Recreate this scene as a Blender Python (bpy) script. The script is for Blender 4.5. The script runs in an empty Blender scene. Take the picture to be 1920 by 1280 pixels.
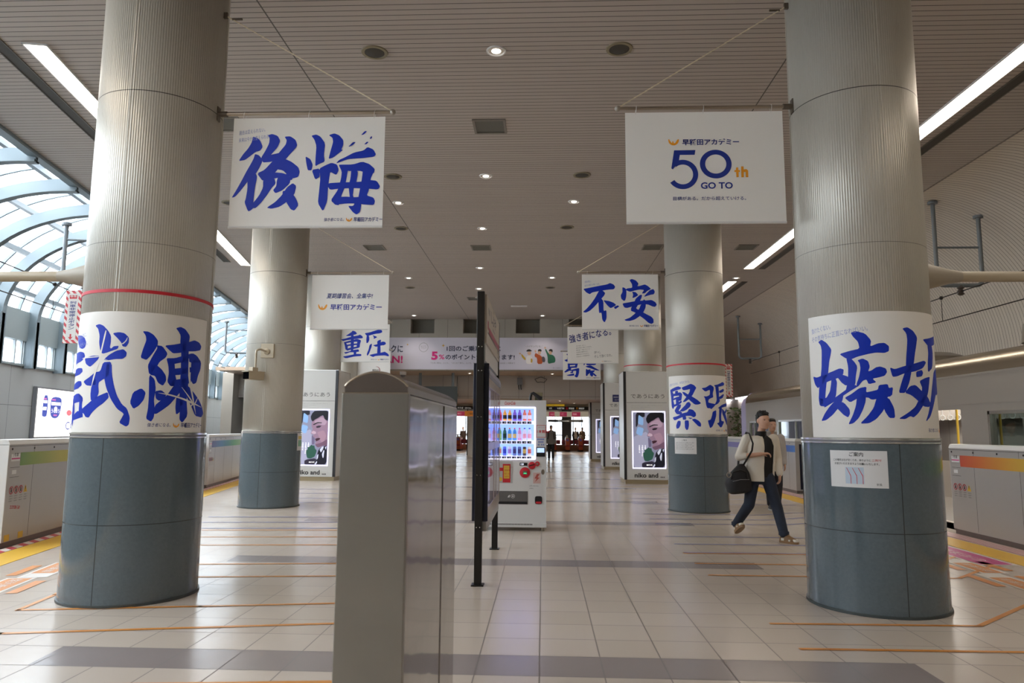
import bpy, bmesh, math, random
from mathutils import Vector, Matrix, geometry
random.seed(7)
S = bpy.context.scene
COL = S.collection
PI = math.pi
# ------------------------------------------------------------------ camera, sky, exposure
cam = bpy.data.cameras.new('camera')
cam.sensor_width = 36.0
cam.lens = 1350.0 / 1920.0 * 36.0
cam.clip_start = 0.05
cam.clip_end = 400
cam.dof.use_dof = True
cam.dof.focus_distance = 8.5
cam.dof.aperture_fstop = 4.0
cam_ob = bpy.data.objects.new('camera', cam)
COL.objects.link(cam_ob)
R = Matrix(((0.99905, -0.00191, 0.04294), (0.04289, -0.12250, -0.99154), (0.00716, 0.99247, -0.12231)))
cam_ob.matrix_world = Matrix.Translation((0, 0, 1.49)) @ R.to_4x4()
S.camera = cam_ob
S.view_settings.view_transform = 'Standard'
S.view_settings.look = 'None'
S.view_settings.gamma = 1
S.view_settings.use_curve_mapping = False
S.view_settings.exposure = 0.24
w = bpy.data.worlds.new('overcast_sky')
S.world = w
w.use_nodes = True
bg = w.node_tree.nodes['Background']
bg.inputs['Color'].default_value = (0.88, 0.945, 1.0, 1)
bg.inputs['Strength'].default_value = 9.0
STRIP = 13.0      # strip light emission
SPOT = 60.0      # downlight watts

# ------------------------------------------------------------------ materials
def lin(c):
    if isinstance(c, str):
        c = [int(c[i:i + 2], 16) / 255 for i in (0, 2, 4)]
    return tuple(((x / 12.92) if x <= 0.04045 else ((x + 0.055) / 1.055) ** 2.4) for x in c)
MC = {}
def mat(name, col='808080', rough=0.5, metal=0.0, emit=0.0, spec=0.5, coat=0.0):
    if name in MC:
        return MC[name]
    m = bpy.data.materials.new(name)
    m.use_nodes = True
    b = m.node_tree.nodes['Principled BSDF']
    c = lin(col)
    b.inputs['Base Color'].default_value = (*c, 1)
    b.inputs['Roughness'].default_value = rough
    b.inputs['Metallic'].default_value = metal
    b.inputs['Specular IOR Level'].default_value = spec
    b.inputs['Coat Weight'].default_value = coat
    if emit:
        b.inputs['Emission Color'].default_value = (*c, 1)
        b.inputs['Emission Strength'].default_value = emit
    MC[name] = m
    return m
class NT:
    """small node helper"""
    def __init__(s, m):
        s.m = m; s.t = m.node_tree; s.b = s.t.nodes['Principled BSDF']
    def n(s, ty, **kw):
        x = s.t.nodes.new(ty)
        for k, v in kw.items():
            setattr(x, k, v)
        return x
    def l(s, a, b):
        s.t.links.new(a, b)
    def math(s, op, a, b=None, c=None):
        x = s.n('ShaderNodeMath', operation=op)
        for i, q in enumerate((a, b, c)):
            if q is None: continue
            if isinstance(q, (int, float)): x.inputs[i].default_value = q
            else: s.l(q, x.inputs[i])
        return x.outputs[0]
    def pos(s):
        g = s.n('ShaderNodeNewGeometry')
        x = s.n('ShaderNodeSeparateXYZ'); s.l(g.outputs['Position'], x.inputs[0])
        return g.outputs['Position'], x.outputs
    def objc(s):
        g = s.n('ShaderNodeTexCoord')
        x = s.n('ShaderNodeSeparateXYZ'); s.l(g.outputs['Object'], x.inputs[0])
        return g.outputs['Object'], x.outputs
    def mix(s, f, a, b):
        x = s.n('ShaderNodeMix', data_type='RGBA')
        if isinstance(f, (int, float)): x.inputs['Factor'].default_value = f
        else: s.l(f, x.inputs['Factor'])
        for k, q in ((6, a), (7, b)):
            if isinstance(q, tuple): x.inputs[k].default_value = (*q, 1)
            else: s.l(q, x.inputs[k])
        return x.outputs[2]
    def bump(s, h, strength=0.3, dist=0.01):
        x = s.n('ShaderNodeBump'); x.inputs['Strength'].default_value = strength; x.inputs['Distance'].default_value = dist
        s.l(h, x.inputs['Height']); s.l(x.outputs[0], s.b.inputs['Normal'])
    def noise(s, vec, scale, detail=3, rough=.5):
        x = s.n('ShaderNodeTexNoise'); x.inputs['Scale'].default_value = scale; x.inputs['Detail'].default_value = detail
        x.inputs['Roughness'].default_value = rough
        if vec is not None: s.l(vec, x.inputs['Vector'])
        return x.outputs['Fac']
    def scalev(s, vec, sc):
        x = s.n('ShaderNodeMapping'); x.inputs['Scale'].default_value = sc; s.l(vec, x.inputs['Vector']); return x.outputs[0]
    def col(s, c): s.l(c, s.b.inputs['Base Color'])

# floor: 0.4 m tiles, a darker row of tiles every ninth, thin joints
m_floor = mat('platform_tile', 'b9b0aa', 0.26)
q = NT(m_floor); P, xyz = q.pos()
fx = q.math('FRACT', q.math('DIVIDE', q.math('ADD', xyz[0], 100.02), 0.4))
fy = q.math('FRACT', q.math('DIVIDE', q.math('ADD', xyz[1], 99.78), 0.4))
ex = q.math('MINIMUM', fx, q.math('SUBTRACT', 1.0, fx)); ey = q.math('MINIMUM', fy, q.math('SUBTRACT', 1.0, fy))
joint = q.math('LESS_THAN', q.math('MINIMUM', ex, ey), 0.011)
row = q.math('FRACT', q.math('DIVIDE', q.math('ADD', xyz[1], 360 - 4.62), 3.6))
band = q.math('MULTIPLY', q.math('LESS_THAN', row, 0.111), q.math('MULTIPLY', q.math('GREATER_THAN', q.math('ADD', xyz[0], q.math('MULTIPLY', xyz[1], 0.09)), -2.83), q.math('LESS_THAN', xyz[0], 2.42)))
wn = q.n('ShaderNodeTexWhiteNoise', noise_dimensions='2D')
cv = q.n('ShaderNodeCombineXYZ')
q.l(q.math('FLOOR', q.math('DIVIDE', q.math('ADD', xyz[0], 100.02), 0.4)), cv.inputs[0]); q.l(q.math('FLOOR', q.math('DIVIDE', q.math('ADD', xyz[1], 99.78), 0.4)), cv.inputs[1])
q.l(cv.outputs[0], wn.inputs['Vector'])
c1 = q.mix(wn.outputs['Value'], lin('c6b9ab'), lin('cbbeb1'))
nz = q.noise(q.scalev(P, (3, 3, 3)), 1.0, 5)
c1 = q.mix(q.math('MULTIPLY', nz, 0.2), c1, lin('b0a498'))
c1 = q.mix(band, c1, lin('948a87'))
c1 = q.mix(q.math('MULTIPLY', joint, 0.8), c1, lin('5b534e'))
q.col(c1)
rr = q.math('ADD', 0.17, q.math('MULTIPLY', nz, 0.12)); rr = q.math('ADD', rr, q.math('MULTIPLY', joint, 0.4)); q.l(rr, q.b.inputs['Roughness'])
q.bump(q.math('SUBTRACT', q.math('MULTIPLY', nz, 0.05), joint), 0.15, 0.002)

def slat_mat(name, base, dark, pitch=0.1, gap=0.11):
    m = mat(name, base, 0.55)
    q = NT(m); P, xyz = q.pos()
    f = q.math('FRACT', q.math('DIVIDE', q.math('ADD', xyz[1], 100.0), pitch))
    j = q.math('LESS_THAN', f, gap)
    wn = q.n('ShaderNodeTexWhiteNoise', noise_dimensions='1D'); q.l(q.math('FLOOR', q.math('DIVIDE', q.math('ADD', xyz[1], 100.0), pitch)), wn.inputs['W'])
    c = q.mix(wn.outputs['Value'], lin(base), tuple(x * 0.93 for x in lin(base)))
    n = q.noise(q.scalev(P, (.6, .6, .6)), 1.0, 4)
    c = q.mix(q.math('MULTIPLY', n, .15), c, tuple(x * 0.8 for x in lin(base)))
    # the two joints that run along the hall
    sx = q.math('LESS_THAN', q.math('MINIMUM', q.math('ABSOLUTE', q.math('ADD', xyz[0], 3.11)), q.math('ABSOLUTE', q.math('SUBTRACT', xyz[0], 3.02))), 0.009)
    j2 = q.math('MAXIMUM', j, q.math('MULTIPLY', sx, 0.9))
    q.col(q.mix(j2, c, lin(dark)))
    q.bump(q.math('SUBTRACT', 1.0, j), 0.5, 0.01)
    return m
m_ceil = slat_mat('ceiling_slats', 'b7aea6', '4a4541')
m_vault = slat_mat('vault_slats', 'd3cabd', '6a6157')

m_alu = mat('ribbed_aluminium', 'b4b0a6', 0.36, 0.35)
q = NT(m_alu); P, xyz = q.objc()
ang = q.math('ARCTAN2', xyz[0], q.math('MULTIPLY', xyz[1], -1))
rib = q.math('SINE', q.math('MULTIPLY', ang, 2 * PI * 26))
n = q.noise(q.scalev(P, (3, 3, .5)), 1.0, 5)
n2 = q.noise(q.scalev(P, (60, 60, 2.5)), 1.0, 3)
def zline(z, wdt): return q.math('LESS_THAN', q.math('ABSOLUTE', q.math('SUBTRACT', xyz[2], z)), wdt)
seam = q.math('MAXIMUM', zline(4.53, .004), q.math('MULTIPLY', zline(3.12, .003), .6))
c = q.mix(q.math('MULTIPLY', n, .5), lin('c6c2b7'), lin('aaa69b'))
c = q.mix(q.math('MULTIPLY', q.math('GREATER_THAN', n2, .66), .10), c, lin('87837a'))
q.col(q.mix(seam, c, lin('45423c')))
q.l(q.math('ADD', .3, q.math('MULTIPLY', n, .2)), q.b.inputs['Roughness'])
q.bump(rib, .28, .004)

m_stone = mat('slate_stone', '5c676b', 0.13, coat=.2)
q = NT(m_stone); P, xyz = q.objc()
n = q.noise(q.scalev(P, (40, 40, 40)), 1.0, 5, .7)
n2 = q.noise(q.scalev(P, (2, 2, 2)), 1.0, 3)
c = q.mix(n, lin('4f5a5f'), lin('667278')); c = q.mix(q.math('MULTIPLY', n2, .4), c, lin('58646a'))
def tline(a, wdt):
    t = q.math('ABSOLUTE', q.math('ADD', q.math('MULTIPLY', xyz[0], math.cos(a)), q.math('MULTIPLY', xyz[1], math.sin(a))))
    r = q.math('SUBTRACT', q.math('MULTIPLY', xyz[0], math.sin(a)), q.math('MULTIPLY', xyz[1], math.cos(a)))
    return q.math('MULTIPLY', q.math('LESS_THAN', t, wdt), q.math('GREATER_THAN', r, 0))
sm = zline(.67, .0035)
for a in (0, 1.83, -1.83): sm = q.math('MAXIMUM', sm, tline(a, .004))
q.col(q.mix(sm, c, lin('20282a')))
q.l(q.math('ADD', .12, q.math('MULTIPLY', sm, .5)), q.b.inputs['Roughness'])
q.bump(q.math('SUBTRACT', 1.0, sm), .3, .003)

m_steel = mat('hairline_stainless', '9c9a93', 0.3, 1.0)
q = NT(m_steel); P, xyz = q.objc()
n = q.noise(q.scalev(P, (3, 3, 4)), 1.0, 4); n2 = q.noise(q.scalev(P, (220, 220, 3)), 1.0, 3)
q.col(q.mix(q.math('MULTIPLY', n, .5), lin('a9a69f'), lin('86837b')))
q.l(q.math('ADD', .27, q.math('MULTIPLY', n, .2)), q.b.inputs['Roughness'])
q.bump(q.math('ADD', n2, q.math('MULTIPLY', n, 4)), .06, .004)
m_steelside = mat('polished_stainless', '98928c', 0.09, 1.0)
q = NT(m_steelside); P, xyz = q.objc()
q.bump(q.noise(q.scalev(P, (1, 2.2, 3.2)), 1.0, 2), .35, .012)

m_train = mat('train_stainless', 'aaa297', 0.36, 0.55)
q = NT(m_train); P, xyz = q.pos()
n2 = q.noise(q.scalev(P, (2, 3, 160)), 1.0, 3)
q.bump(n2, .1, .004)

def panel_mat(name, base, pw, ph, axis, rough=.5):
    m = mat(name, base, rough)
    q = NT(m); P, xyz = q.objc()
    a = q.math('FRACT', q.math('DIVIDE', q.math('ADD', xyz[axis], 100.0), pw)); b = q.math('FRACT', q.math('DIVIDE', q.math('ADD', xyz[2], 100.0), ph))
    j = q.math('MAXIMUM', q.math('LESS_THAN', a, .012 / pw), q.math('LESS_THAN', b, .012 / ph))
    n = q.noise(q.scalev(P, (.8, .8, .8)), 1.0, 4)
    c = q.mix(q.math('MULTIPLY', n, .3), lin(base), tuple(x * .78 for x in lin(base)))
    q.col(q.mix(j, c, tuple(x * .3 for x in lin(base)))); q.bump(q.math('SUBTRACT', 1.0, j), .3, .005)
    return m
m_wallL = panel_mat('track_wall_panel', 'aaaaa7', 3.12, 1.2, 1)
m_wallR = panel_mat('plaster_wall', 'c4bdb3', 7.4, 9, 1)
m_endwall = panel_mat('end_wall_panel', 'a29c91', 1.2, 9, 0)
m_fascia = panel_mat('concourse_fascia_panel', 'b2a79b', 1.15, 1.0, 0)
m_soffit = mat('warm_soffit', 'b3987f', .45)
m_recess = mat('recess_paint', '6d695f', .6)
m_frost = bpy.data.materials.new('vault_glass'); m_frost.use_nodes = True
t = m_frost.node_tree; t.nodes.clear()
o = t.nodes.new('ShaderNodeOutputMaterial'); a = t.nodes.new('ShaderNodeBsdfTransparent'); b = t.nodes.new('ShaderNodeBsdfTranslucent'); mx = t.nodes.new('ShaderNodeMixShader'); g = t.nodes.new('ShaderNodeBsdfGlossy'); mx2 = t.nodes.new('ShaderNodeMixShader')
b.inputs['Color'].default_value = (.95, .97, 1, 1); a.inputs['Color'].default_value = (.92, .96, 1, 1); g.inputs['Roughness'].default_value = .1
mx.inputs[0].default_value = .35; mx2.inputs[0].default_value = .05
t.links.new(a.outputs[0], mx.inputs[1]); t.links.new(b.outputs[0], mx.inputs[2]); t.links.new(mx.outputs[0], mx2.inputs[1]); t.links.new(g.outputs[0], mx2.inputs[2]); t.links.new(mx2.outputs[0], o.inputs[0])
def glass_mat(name, tint, refl=.12, rough=.03):
    m = bpy.data.materials.new(name); m.use_nodes = True
    t = m.node_tree; t.nodes.clear()
    o = t.nodes.new('ShaderNodeOutputMaterial'); a = t.nodes.new('ShaderNodeBsdfTransparent'); g = t.nodes.new('ShaderNodeBsdfGlossy'); mx = t.nodes.new('ShaderNodeMixShader'); fr = t.nodes.new('ShaderNodeFresnel')
    a.inputs['Color'].default_value = (*tint, 1); g.inputs['Roughness'].default_value = rough; fr.inputs['IOR'].default_value = 1.5
    ge = t.nodes.new('ShaderNodeNewGeometry'); iv = t.nodes.new('ShaderNodeMath'); iv.operation = 'SUBTRACT'; iv.inputs[0].default_value = 1.0; mu = t.nodes.new('ShaderNodeMath'); mu.operation = 'MULTIPLY'
    t.links.new(ge.outputs['Backfacing'], iv.inputs[1]); t.links.new(fr.outputs[0], mu.inputs[0]); t.links.new(iv.outputs[0], mu.inputs[1])
    t.links.new(mu.outputs[0], mx.inputs[0]); t.links.new(a.outputs[0], mx.inputs[1]); t.links.new(g.outputs[0], mx.inputs[2]); t.links.new(mx.outputs[0], o.inputs[0])
    return m
m_glass = glass_mat('clear_glass', (.93, .95, .95))
m_darkglass = glass_mat('tinted_glass', (.35, .4, .4))
m_white = mat('white_paint', 'dcdcda', .4)
m_sheet = mat('white_print_film', 'e8e5df', .38)
m_cloth = mat('white_banner_cloth', 'efede8', .5)
m_blue = mat('blue_ink', '0c32b4', .5, spec=.3)
m_navy = mat('navy_ink', '20307c', .45)
m_orange = mat('orange_ink', 'f0a01e', .45)
m_red = mat('red_ink', 'c5202f', .45)
m_pink = mat('magenta_ink', 'd0267c', .45)
m_black = mat('black_ink', '16161a', .45)
m_grey = mat('grey_ink', '77777a', .5)
m_greyblue = mat('pale_blue_ink', '8d95c4', .5)
m_pole = mat('satin_steel_pole', 'a79c8e', .28, .9)
m_chrome = mat('chrome_band', 'e6e4df', .2, .8)
m_darkm = mat('dark_bronze_steel', '2c2926', .4, .6)
m_navyp = mat('navy_painted_steel', '14182c', .35)
m_grid = mat('dark_grille', '3d3a33', .6)
m_beige = mat('beige_paint', 'b1a48c', .4)
m_greyp = mat('grey_paint', '6d7376', .45)
m_bluegrey = mat('blue_grey_steel', '737e83', .45)
m_strip = mat('strip_glow', 'fff0de', .5, emit=STRIP)
m_lamp = mat('lamp_glow', 'fff4e6', .5, emit=6.0)
m_yellow = mat('tactile_yellow', 'd8ac3a', .5)
q = NT(m_yellow); P, xyz = q.pos()
v1 = q.n('ShaderNodeTexVoronoi'); v1.inputs['Scale'].default_value = 18; v1.inputs['Randomness'].default_value = 0.0; q.l(P, v1.inputs['Vector'])
q.bump(q.math('LESS_THAN', v1.outputs['Distance'], .35), .5, .006)
m_otape = mat('orange_tape', 'd08a3c', .4)
m_btape = mat('blue_tape', '6670a8', .4)
m_track = mat('track_bed', '3a3836', .8)

# ------------------------------------------------------------------ mesh builder
class MB:
    def __init__(s):
        s.v = []; s.f = []; s.mi = []; s.cur = 0
    def add(s, vs, fs):
        k = len(s.v); s.v += [tuple(p) for p in vs]
        for f in fs:
            s.f.append([i + k for i in f]); s.mi.append(s.cur)
        return s
    def use(s, i): s.cur = i; return s
    def box(s, x0, x1, y0, y1, z0, z1):
        return s.add([(x, y, z) for z in (z0, z1) for y in (y0, y1) for x in (x0, x1)], [(0, 2, 3, 1), (4, 5, 7, 6), (0, 1, 5, 4), (2, 6, 7, 3), (0, 4, 6, 2), (1, 3, 7, 5)])
    def quad(s, *p): return s.add(p, [tuple(range(len(p)))])
    def tube(s, pts, r, n=10, caps=True, flat=None):
        pts = [Vector(p) for p in pts]; rs = r if isinstance(r, (list, tuple)) else [r] * len(pts)
        vs = []; up = None
        for i, p in enumerate(pts):
            d = (pts[min(i + 1, len(pts) - 1)] - pts[max(i - 1, 0)]).normalized()
            if up is None:
                up = Vector((0, 0, 1)) if abs(d.z) < .9 else Vector((1, 0, 0))
            a = d.cross(up).normalized(); b = a.cross(d).normalized(); up = b
            for k in range(n):
                t = 2 * PI * k / n
                vs.append(p + (a * math.cos(t) + b * math.sin(t) * (flat or 1)) * rs[i])
        fs = []
        for i in range(len(pts) - 1):
            for k in range(n):
                k2 = (k + 1) % n
                fs.append((i * n + k, i * n + k2, (i + 1) * n + k2, (i + 1) * n + k))
        if caps:
            fs.append(tuple(range(n))[::-1]); fs.append(tuple(range((len(pts) - 1) * n, len(pts) * n)))
        return s.add(vs, fs)
    def bar(s, p0, p1, w, h):
        """rectangular bar, w sideways, h along the local up"""
        p0 = Vector(p0); p1 = Vector(p1); d = (p1 - p0).normalized()
        up = Vector((0, 0, 1)) if abs(d.z) < .95 else Vector((0, 1, 0))
        a = d.cross(up).normalized() * w / 2; b = a.normalized().cross(d) * h / 2
        vs = [p + i * a + j * b for p in (p0, p1) for i, j in ((-1, -1), (1, -1), (1, 1), (-1, 1))]
        return s.add(vs, [(3, 2, 1, 0), (4, 5, 6, 7), (0, 1, 5, 4), (1, 2, 6, 5), (2, 3, 7, 6), (3, 0, 4, 7)])
    def lathe(s, prof, c=(0, 0, 0), n=24, axis='z', sx=1, sy=1):
        vs = []; fs = []
        for r, z in prof:
            for k in range(n):
                t = 2 * PI * k / n; a, b = r * math.cos(t) * sx, r * math.sin(t) * sy
                p = (a, b, z) if axis == 'z' else ((a, z, b) if axis == 'y' else (z, a, b))
                vs.append((p[0] + c[0], p[1] + c[1], p[2] + c[2]))
        m = len(prof)
        for i in range(m - 1):
            for k in range(n):
                k2 = (k + 1) % n; f = (i * n + k, i * n + k2, (i + 1) * n + k2, (i + 1) * n + k)
                fs.append(f if axis != 'y' else f[::-1])
        if prof[0][0] > 1e-6: fs.append(tuple(range(n))[::-1])
        if prof[-1][0] > 1e-6: fs.append(tuple(range((m - 1) * n, m * n)))
        return s.add(vs, fs)
    def prism(s, poly, fn, d0, d1):
        """polygon (a,b) extruded between depths d0,d1 through fn(a,b,d)"""
        n = len(poly); tri = geometry.tessellate_polygon([[Vector((a, b, 0)) for a, b in poly]])
        vs = [fn(a, b, d0) for a, b in poly] + [fn(a, b, d1) for a, b in poly]
        fs = [tuple(x) for x in tri] + [tuple(i + n for i in x[::-1]) for x in tri] + [(i, (i + 1) % n, (i + 1) % n + n, i + n) for i in range(n)]
        return s.add(vs, fs)
    def poly(s, pts, fn, step=None):
        """flat filled polygon through fn(a,b); cut into upright strips when it has to bend"""
        tri = geometry.tessellate_polygon([[Vector((a, b, 0)) for a, b in pts]])
        if not step:
            return s.add([fn(a, b) for a, b in pts], tri)
        return s.sheet([(a, b) for a, b in pts], tri, fn, step)
    def sheet(s, pts, faces, fn, step):
        bm = bmesh.new(); vv = [bm.verts.new((a, b, 0)) for a, b in pts]
        for f in faces:
            try: bm.faces.new([vv[i] for i in f])
            except ValueError: pass
        x0 = min(p[0] for p in pts); x1 = max(p[0] for p in pts); x = math.ceil(x0 / step) * step
        while x < x1:
            bmesh.ops.bisect_plane(bm, geom=bm.verts[:] + bm.edges[:] + bm.faces[:], plane_co=(x, 0, 0), plane_no=(1, 0, 0)); x += step
        bm.verts.index_update()
        s.add([fn(v.co.x, v.co.y) for v in bm.verts], [[v.index for v in f.verts] for f in bm.faces]); bm.free()
        return s
    def loft(s, rings, n=20):
        """rings (cx,cy,cz,rx,ry[,power]) stacked and capped"""
        vs = []; fs = []
        for r in rings:
            cx, cy, cz, rx, ry = r[:5]; e = r[5] if len(r) > 5 else 1.0
            for k in range(n):
                t = 2 * PI * k / n; c, d = math.cos(t), math.sin(t)
                vs.append((cx + rx * math.copysign(abs(c) ** e, c), cy + ry * math.copysign(abs(d) ** e, d), cz))
        m = len(rings)
        for i in range(m - 1):
            for k in range(n):
                k2 = (k + 1) % n; fs.append((i * n + k, i * n + k2, (i + 1) * n + k2, (i + 1) * n + k))
        fs.append(tuple(range(n))[::-1]); fs.append(tuple(range((m - 1) * n, m * n)))
        return s.add(vs, fs)
    def caps(s, p0, r0, p1, r1, n=12):
        """tapered capsule"""
        p0 = Vector(p0); p1 = Vector(p1); d = (p1 - p0).normalized()
        pts = []; rs = []
        for k in range(4):
            t = PI / 2 * (1 - k / 4); pts.append(p0 - d * r0 * math.sin(t)); rs.append(max(r0 * math.cos(t), r0 * .05))
        pts.append(p0); rs.append(r0); pts.append(p1); rs.append(r1)
        for k in range(1, 5):
            t = PI / 2 * k / 4; pts.append(p1 + d * r1 * math.sin(t)); rs.append(max(r1 * math.cos(t), r1 * .05))
        vs = []; up = Vector((0, 0, 1)) if abs(d.z) < .9 else Vector((1, 0, 0))
        a = d.cross(up).normalized(); b = a.cross(d).normalized()
        for p, r in zip(pts, rs):
            for k in range(n):
                t = 2 * PI * k / n; vs.append(p + (a * math.cos(t) + b * math.sin(t)) * r)
        fs = [(i * n + k, i * n + (k + 1) % n, (i + 1) * n + (k + 1) % n, (i + 1) * n + k) for i in range(len(pts) - 1) for k in range(n)]
        fs += [tuple(range(n))[::-1], tuple(range((len(pts) - 1) * n, len(pts) * n))]
        return s.add(vs, fs)
    def ell(s, c, rx, ry, rz, n=14, m=9):
        return s.lathe([(max(math.sin(PI * i / m), 1e-7 if i in (0, m) else 0), -math.cos(PI * i / m) * rz) for i in range(m + 1)], c, n, 'z', rx, ry)
    def xf(s, M, k=0):
        s.v[k:] = [tuple(M @ Vector(p)) for p in s.v[k:]]; return s
    def build(s, name, mats, parent=None, smooth=False, bevel=0, seg=2, voxel=0, sm_it=0, world=False, flipfix=True):
        me = bpy.data.meshes.new(name)
        vs = s.v
        if parent is not None and world:
            b = parent.location; vs = [(x - b[0], y - b[1], z - b[2]) for x, y, z in vs]
        me.from_pydata(vs, [], s.f)
        for m in (mats if isinstance(mats, (list, tuple)) else [mats]): me.materials.append(m)
        for p, i in zip(me.polygons, s.mi): p.material_index = i
        if flipfix or bevel:
            bm = bmesh.new(); bm.from_mesh(me)
            if bevel:
                bmesh.ops.remove_doubles(bm, verts=bm.verts[:], dist=1e-6)
                es = [e for e in bm.edges if len(e.link_faces) == 2 and e.calc_face_angle() > .6]
                bmesh.ops.bevel(bm, geom=es, offset=bevel, segments=seg, affect='EDGES', profile=.5)
            bmesh.ops.recalc_face_normals(bm, faces=bm.faces[:])
            bm.to_mesh(me); bm.free()
        o = bpy.data.objects.new(name, me)
        COL.objects.link(o)
        if voxel:
            r = o.modifiers.new('r', 'REMESH'); r.mode = 'VOXEL'; r.voxel_size = voxel
            if sm_it:
                z = o.modifiers.new('s', 'SMOOTH'); z.iterations = sm_it; z.factor = .5
            bpy.context.view_layer.update()
            dg = bpy.context.evaluated_depsgraph_get()
            me2 = bpy.data.meshes.new_from_object(o.evaluated_get(dg)); o.modifiers.clear()
            o.data = me2; me2.materials.clear()
            for m in (mats if isinstance(mats, (list, tuple)) else [mats]): me2.materials.append(m)
            me = me2; smooth = True
        if smooth:
            me.polygons.foreach_set('use_smooth', [True] * len(me.polygons))
            if smooth != 2 and not voxel:
                me.set_sharp_from_angle(angle=math.radians(40))
        if parent is not None: o.parent = parent
        return o
def thing(name, label, cat, loc=(0, 0, 0), rz=0, group=None):
    o = bpy.data.objects.new(name, None); COL.objects.link(o)
    o.location = loc; o.rotation_euler = (0, 0, rz); o['label'] = label; o['category'] = cat
    o.empty_display_size = .1
    if group: o['group'] = group
    return o
def tag(o, label, cat, group=None):
    o['label'] = label; o['category'] = cat
    if group: o['group'] = group
    return o
def struct(name, mb, m, **kw):
    o = mb.build(name, m, **kw); o['kind'] = 'structure'; return o
def dup(root, loc, rz, label, group=None):
    r = root.copy(); COL.objects.link(r); r.location = loc; r.rotation_euler = (0, 0, rz); r['label'] = label
    if group: r['group'] = group
    for ch in list(root.children):
        c = ch.copy(); COL.objects.link(c); c.parent = r
        for g in list(ch.children):
            d = g.copy(); COL.objects.link(d); d.parent = c
    return r
# ------------------------------------------------------------------ lettering
TC = {}
def glyphs(body, offset=0.0, shear=0.0, space=1.0, align='LEFT', line=1.0):
    k = (body, offset, shear, space, align, line)
    if k not in TC:
        c = bpy.data.curves.new('t', 'FONT'); c.body = body; c.offset = offset; c.shear = shear; c.space_character = space; c.align_x = align
        c.space_line = line; c.resolution_u = 3
        o = bpy.data.objects.new('t', c); COL.objects.link(o); bpy.context.view_layer.update()
        me = bpy.data.meshes.new_from_object(o.evaluated_get(bpy.context.evaluated_depsgraph_get()))
        vs = [(v.co.x, v.co.y) for v in me.vertices]; fs = [tuple(p.vertices) for p in me.polygons]
        bpy.data.objects.remove(o); bpy.data.curves.remove(c); bpy.data.meshes.remove(me)
        x0 = min(v[0] for v in vs); x1 = max(v[0] for v in vs); y0 = min(v[1] for v in vs); y1 = max(v[1] for v in vs)
        TC[k] = ([((x - x0) / (x1 - x0), (y - y0) / (y1 - y0)) for x, y in vs], fs, (x1 - x0) / (y1 - y0))
    return TC[k]
def text(mb, body, fn, x0, y0, x1=None, h=None, bold=0.0, shear=0.0, space=1.0, rot=0.0, align='LEFT', line=1.0, step=None):
    """lettering into the box x0..x1 (or height h) at y0, through fn(a,b)"""
    vs, fs, asp = glyphs(body, bold, shear, space, align, line)
    if x1 is None: wd = h * asp
    else:
        wd = x1 - x0
        if h is None: h = wd / asp
    c, s = math.cos(rot), math.sin(rot)
    pts = [(x0 + a * wd * c - b * h * s, y0 + a * wd * s + b * h * c) for a, b in vs]
    if step: mb.sheet(pts, fs, fn, step)
    else: mb.add([fn(a, b) for a, b in pts], fs)
    return mb
def chaikin(p, it=1, q=.22):
    for _ in range(it):
        o = []
        for i in range(len(p)):
            a, b = p[i], p[(i + 1) % len(p)]
            o += [(a[0] + (b[0] - a[0]) * q, a[1] + (b[1] - a[1]) * q), (a[0] + (b[0] - a[0]) * (1 - q), a[1] + (b[1] - a[1]) * (1 - q))]
        p = o
    return p
def grow(p, d):
    n = len(p); A = sum(p[i][0] * p[(i + 1) % n][1] - p[(i + 1) % n][0] * p[i][1] for i in range(n)); sg = 1 if A > 0 else -1; o = []
    for i in range(n):
        a, b, c = Vector(p[i - 1]), Vector(p[i]), Vector(p[(i + 1) % n]); e = (b - a); g = (c - b)
        if e.length < 1e-6 or g.length < 1e-6: o.append(p[i]); continue
        e.normalize(); g.normalize(); m = Vector((e.y + g.y, -e.x - g.x)) * sg; m = m.normalized() if m.length > .3 else Vector((0, 0))
        o.append((b.x + m.x * d, b.y + m.y * d))
    return o
def strokes(mb, key, fn, step=None, fat=.004):
    for f in STROKES[key]:
        p = [(f[i] / 1000, f[i + 1] / 1000) for i in range(0, len(f), 2)]
        mb.poly(chaikin(grow(p, fat), 1, .16), fn, step)
    return mb
def ring(mb, cx, cy, ro, ri, fn, a0=0, a1=2 * PI, n=40, sy=1):
    k = len(mb.v)
    vs = []
    for i in range(n + 1):
        t = a0 + (a1 - a0) * i / n
        for r in (ri, ro): vs.append(fn(cx + r * math.cos(t), cy + r * math.sin(t) * sy))
    return mb.add(vs, [(2 * i, 2 * i + 1, 2 * i + 3, 2 * i + 2) for i in range(n)])
def rect(mb, x0, y0, x1, y1, fn, step=None):
    return mb.poly([(x0, y0), (x1, y0), (x1, y1), (x0, y1)], fn, step)
def disc(mb, cx, cy, r, fn, n=20, sy=1):
    return mb.add([fn(cx + r * math.cos(2 * PI * k / n), cy + r * sy * math.sin(2 * PI * k / n)) for k in range(n)], [tuple(range(n))])
WING = [(2, 3), (13, 6), (14, 20), (22, 22), (24, 32), (33, 36), (33, 20), (42, 22), (44, 38), (56, 36), (62, 26), (72, 8), (86, 3), (84, 24), (74, 42), (58, 53), (44, 56), (28, 53), (12, 42), (4, 26)]
def wing(mb, x0, y0, wd, fn, step=None):
    return mb.poly(chaikin([(x0 + a / 88 * wd, y0 + (56 - b) / 88 * wd) for a, b in WING]), fn, step)

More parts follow.
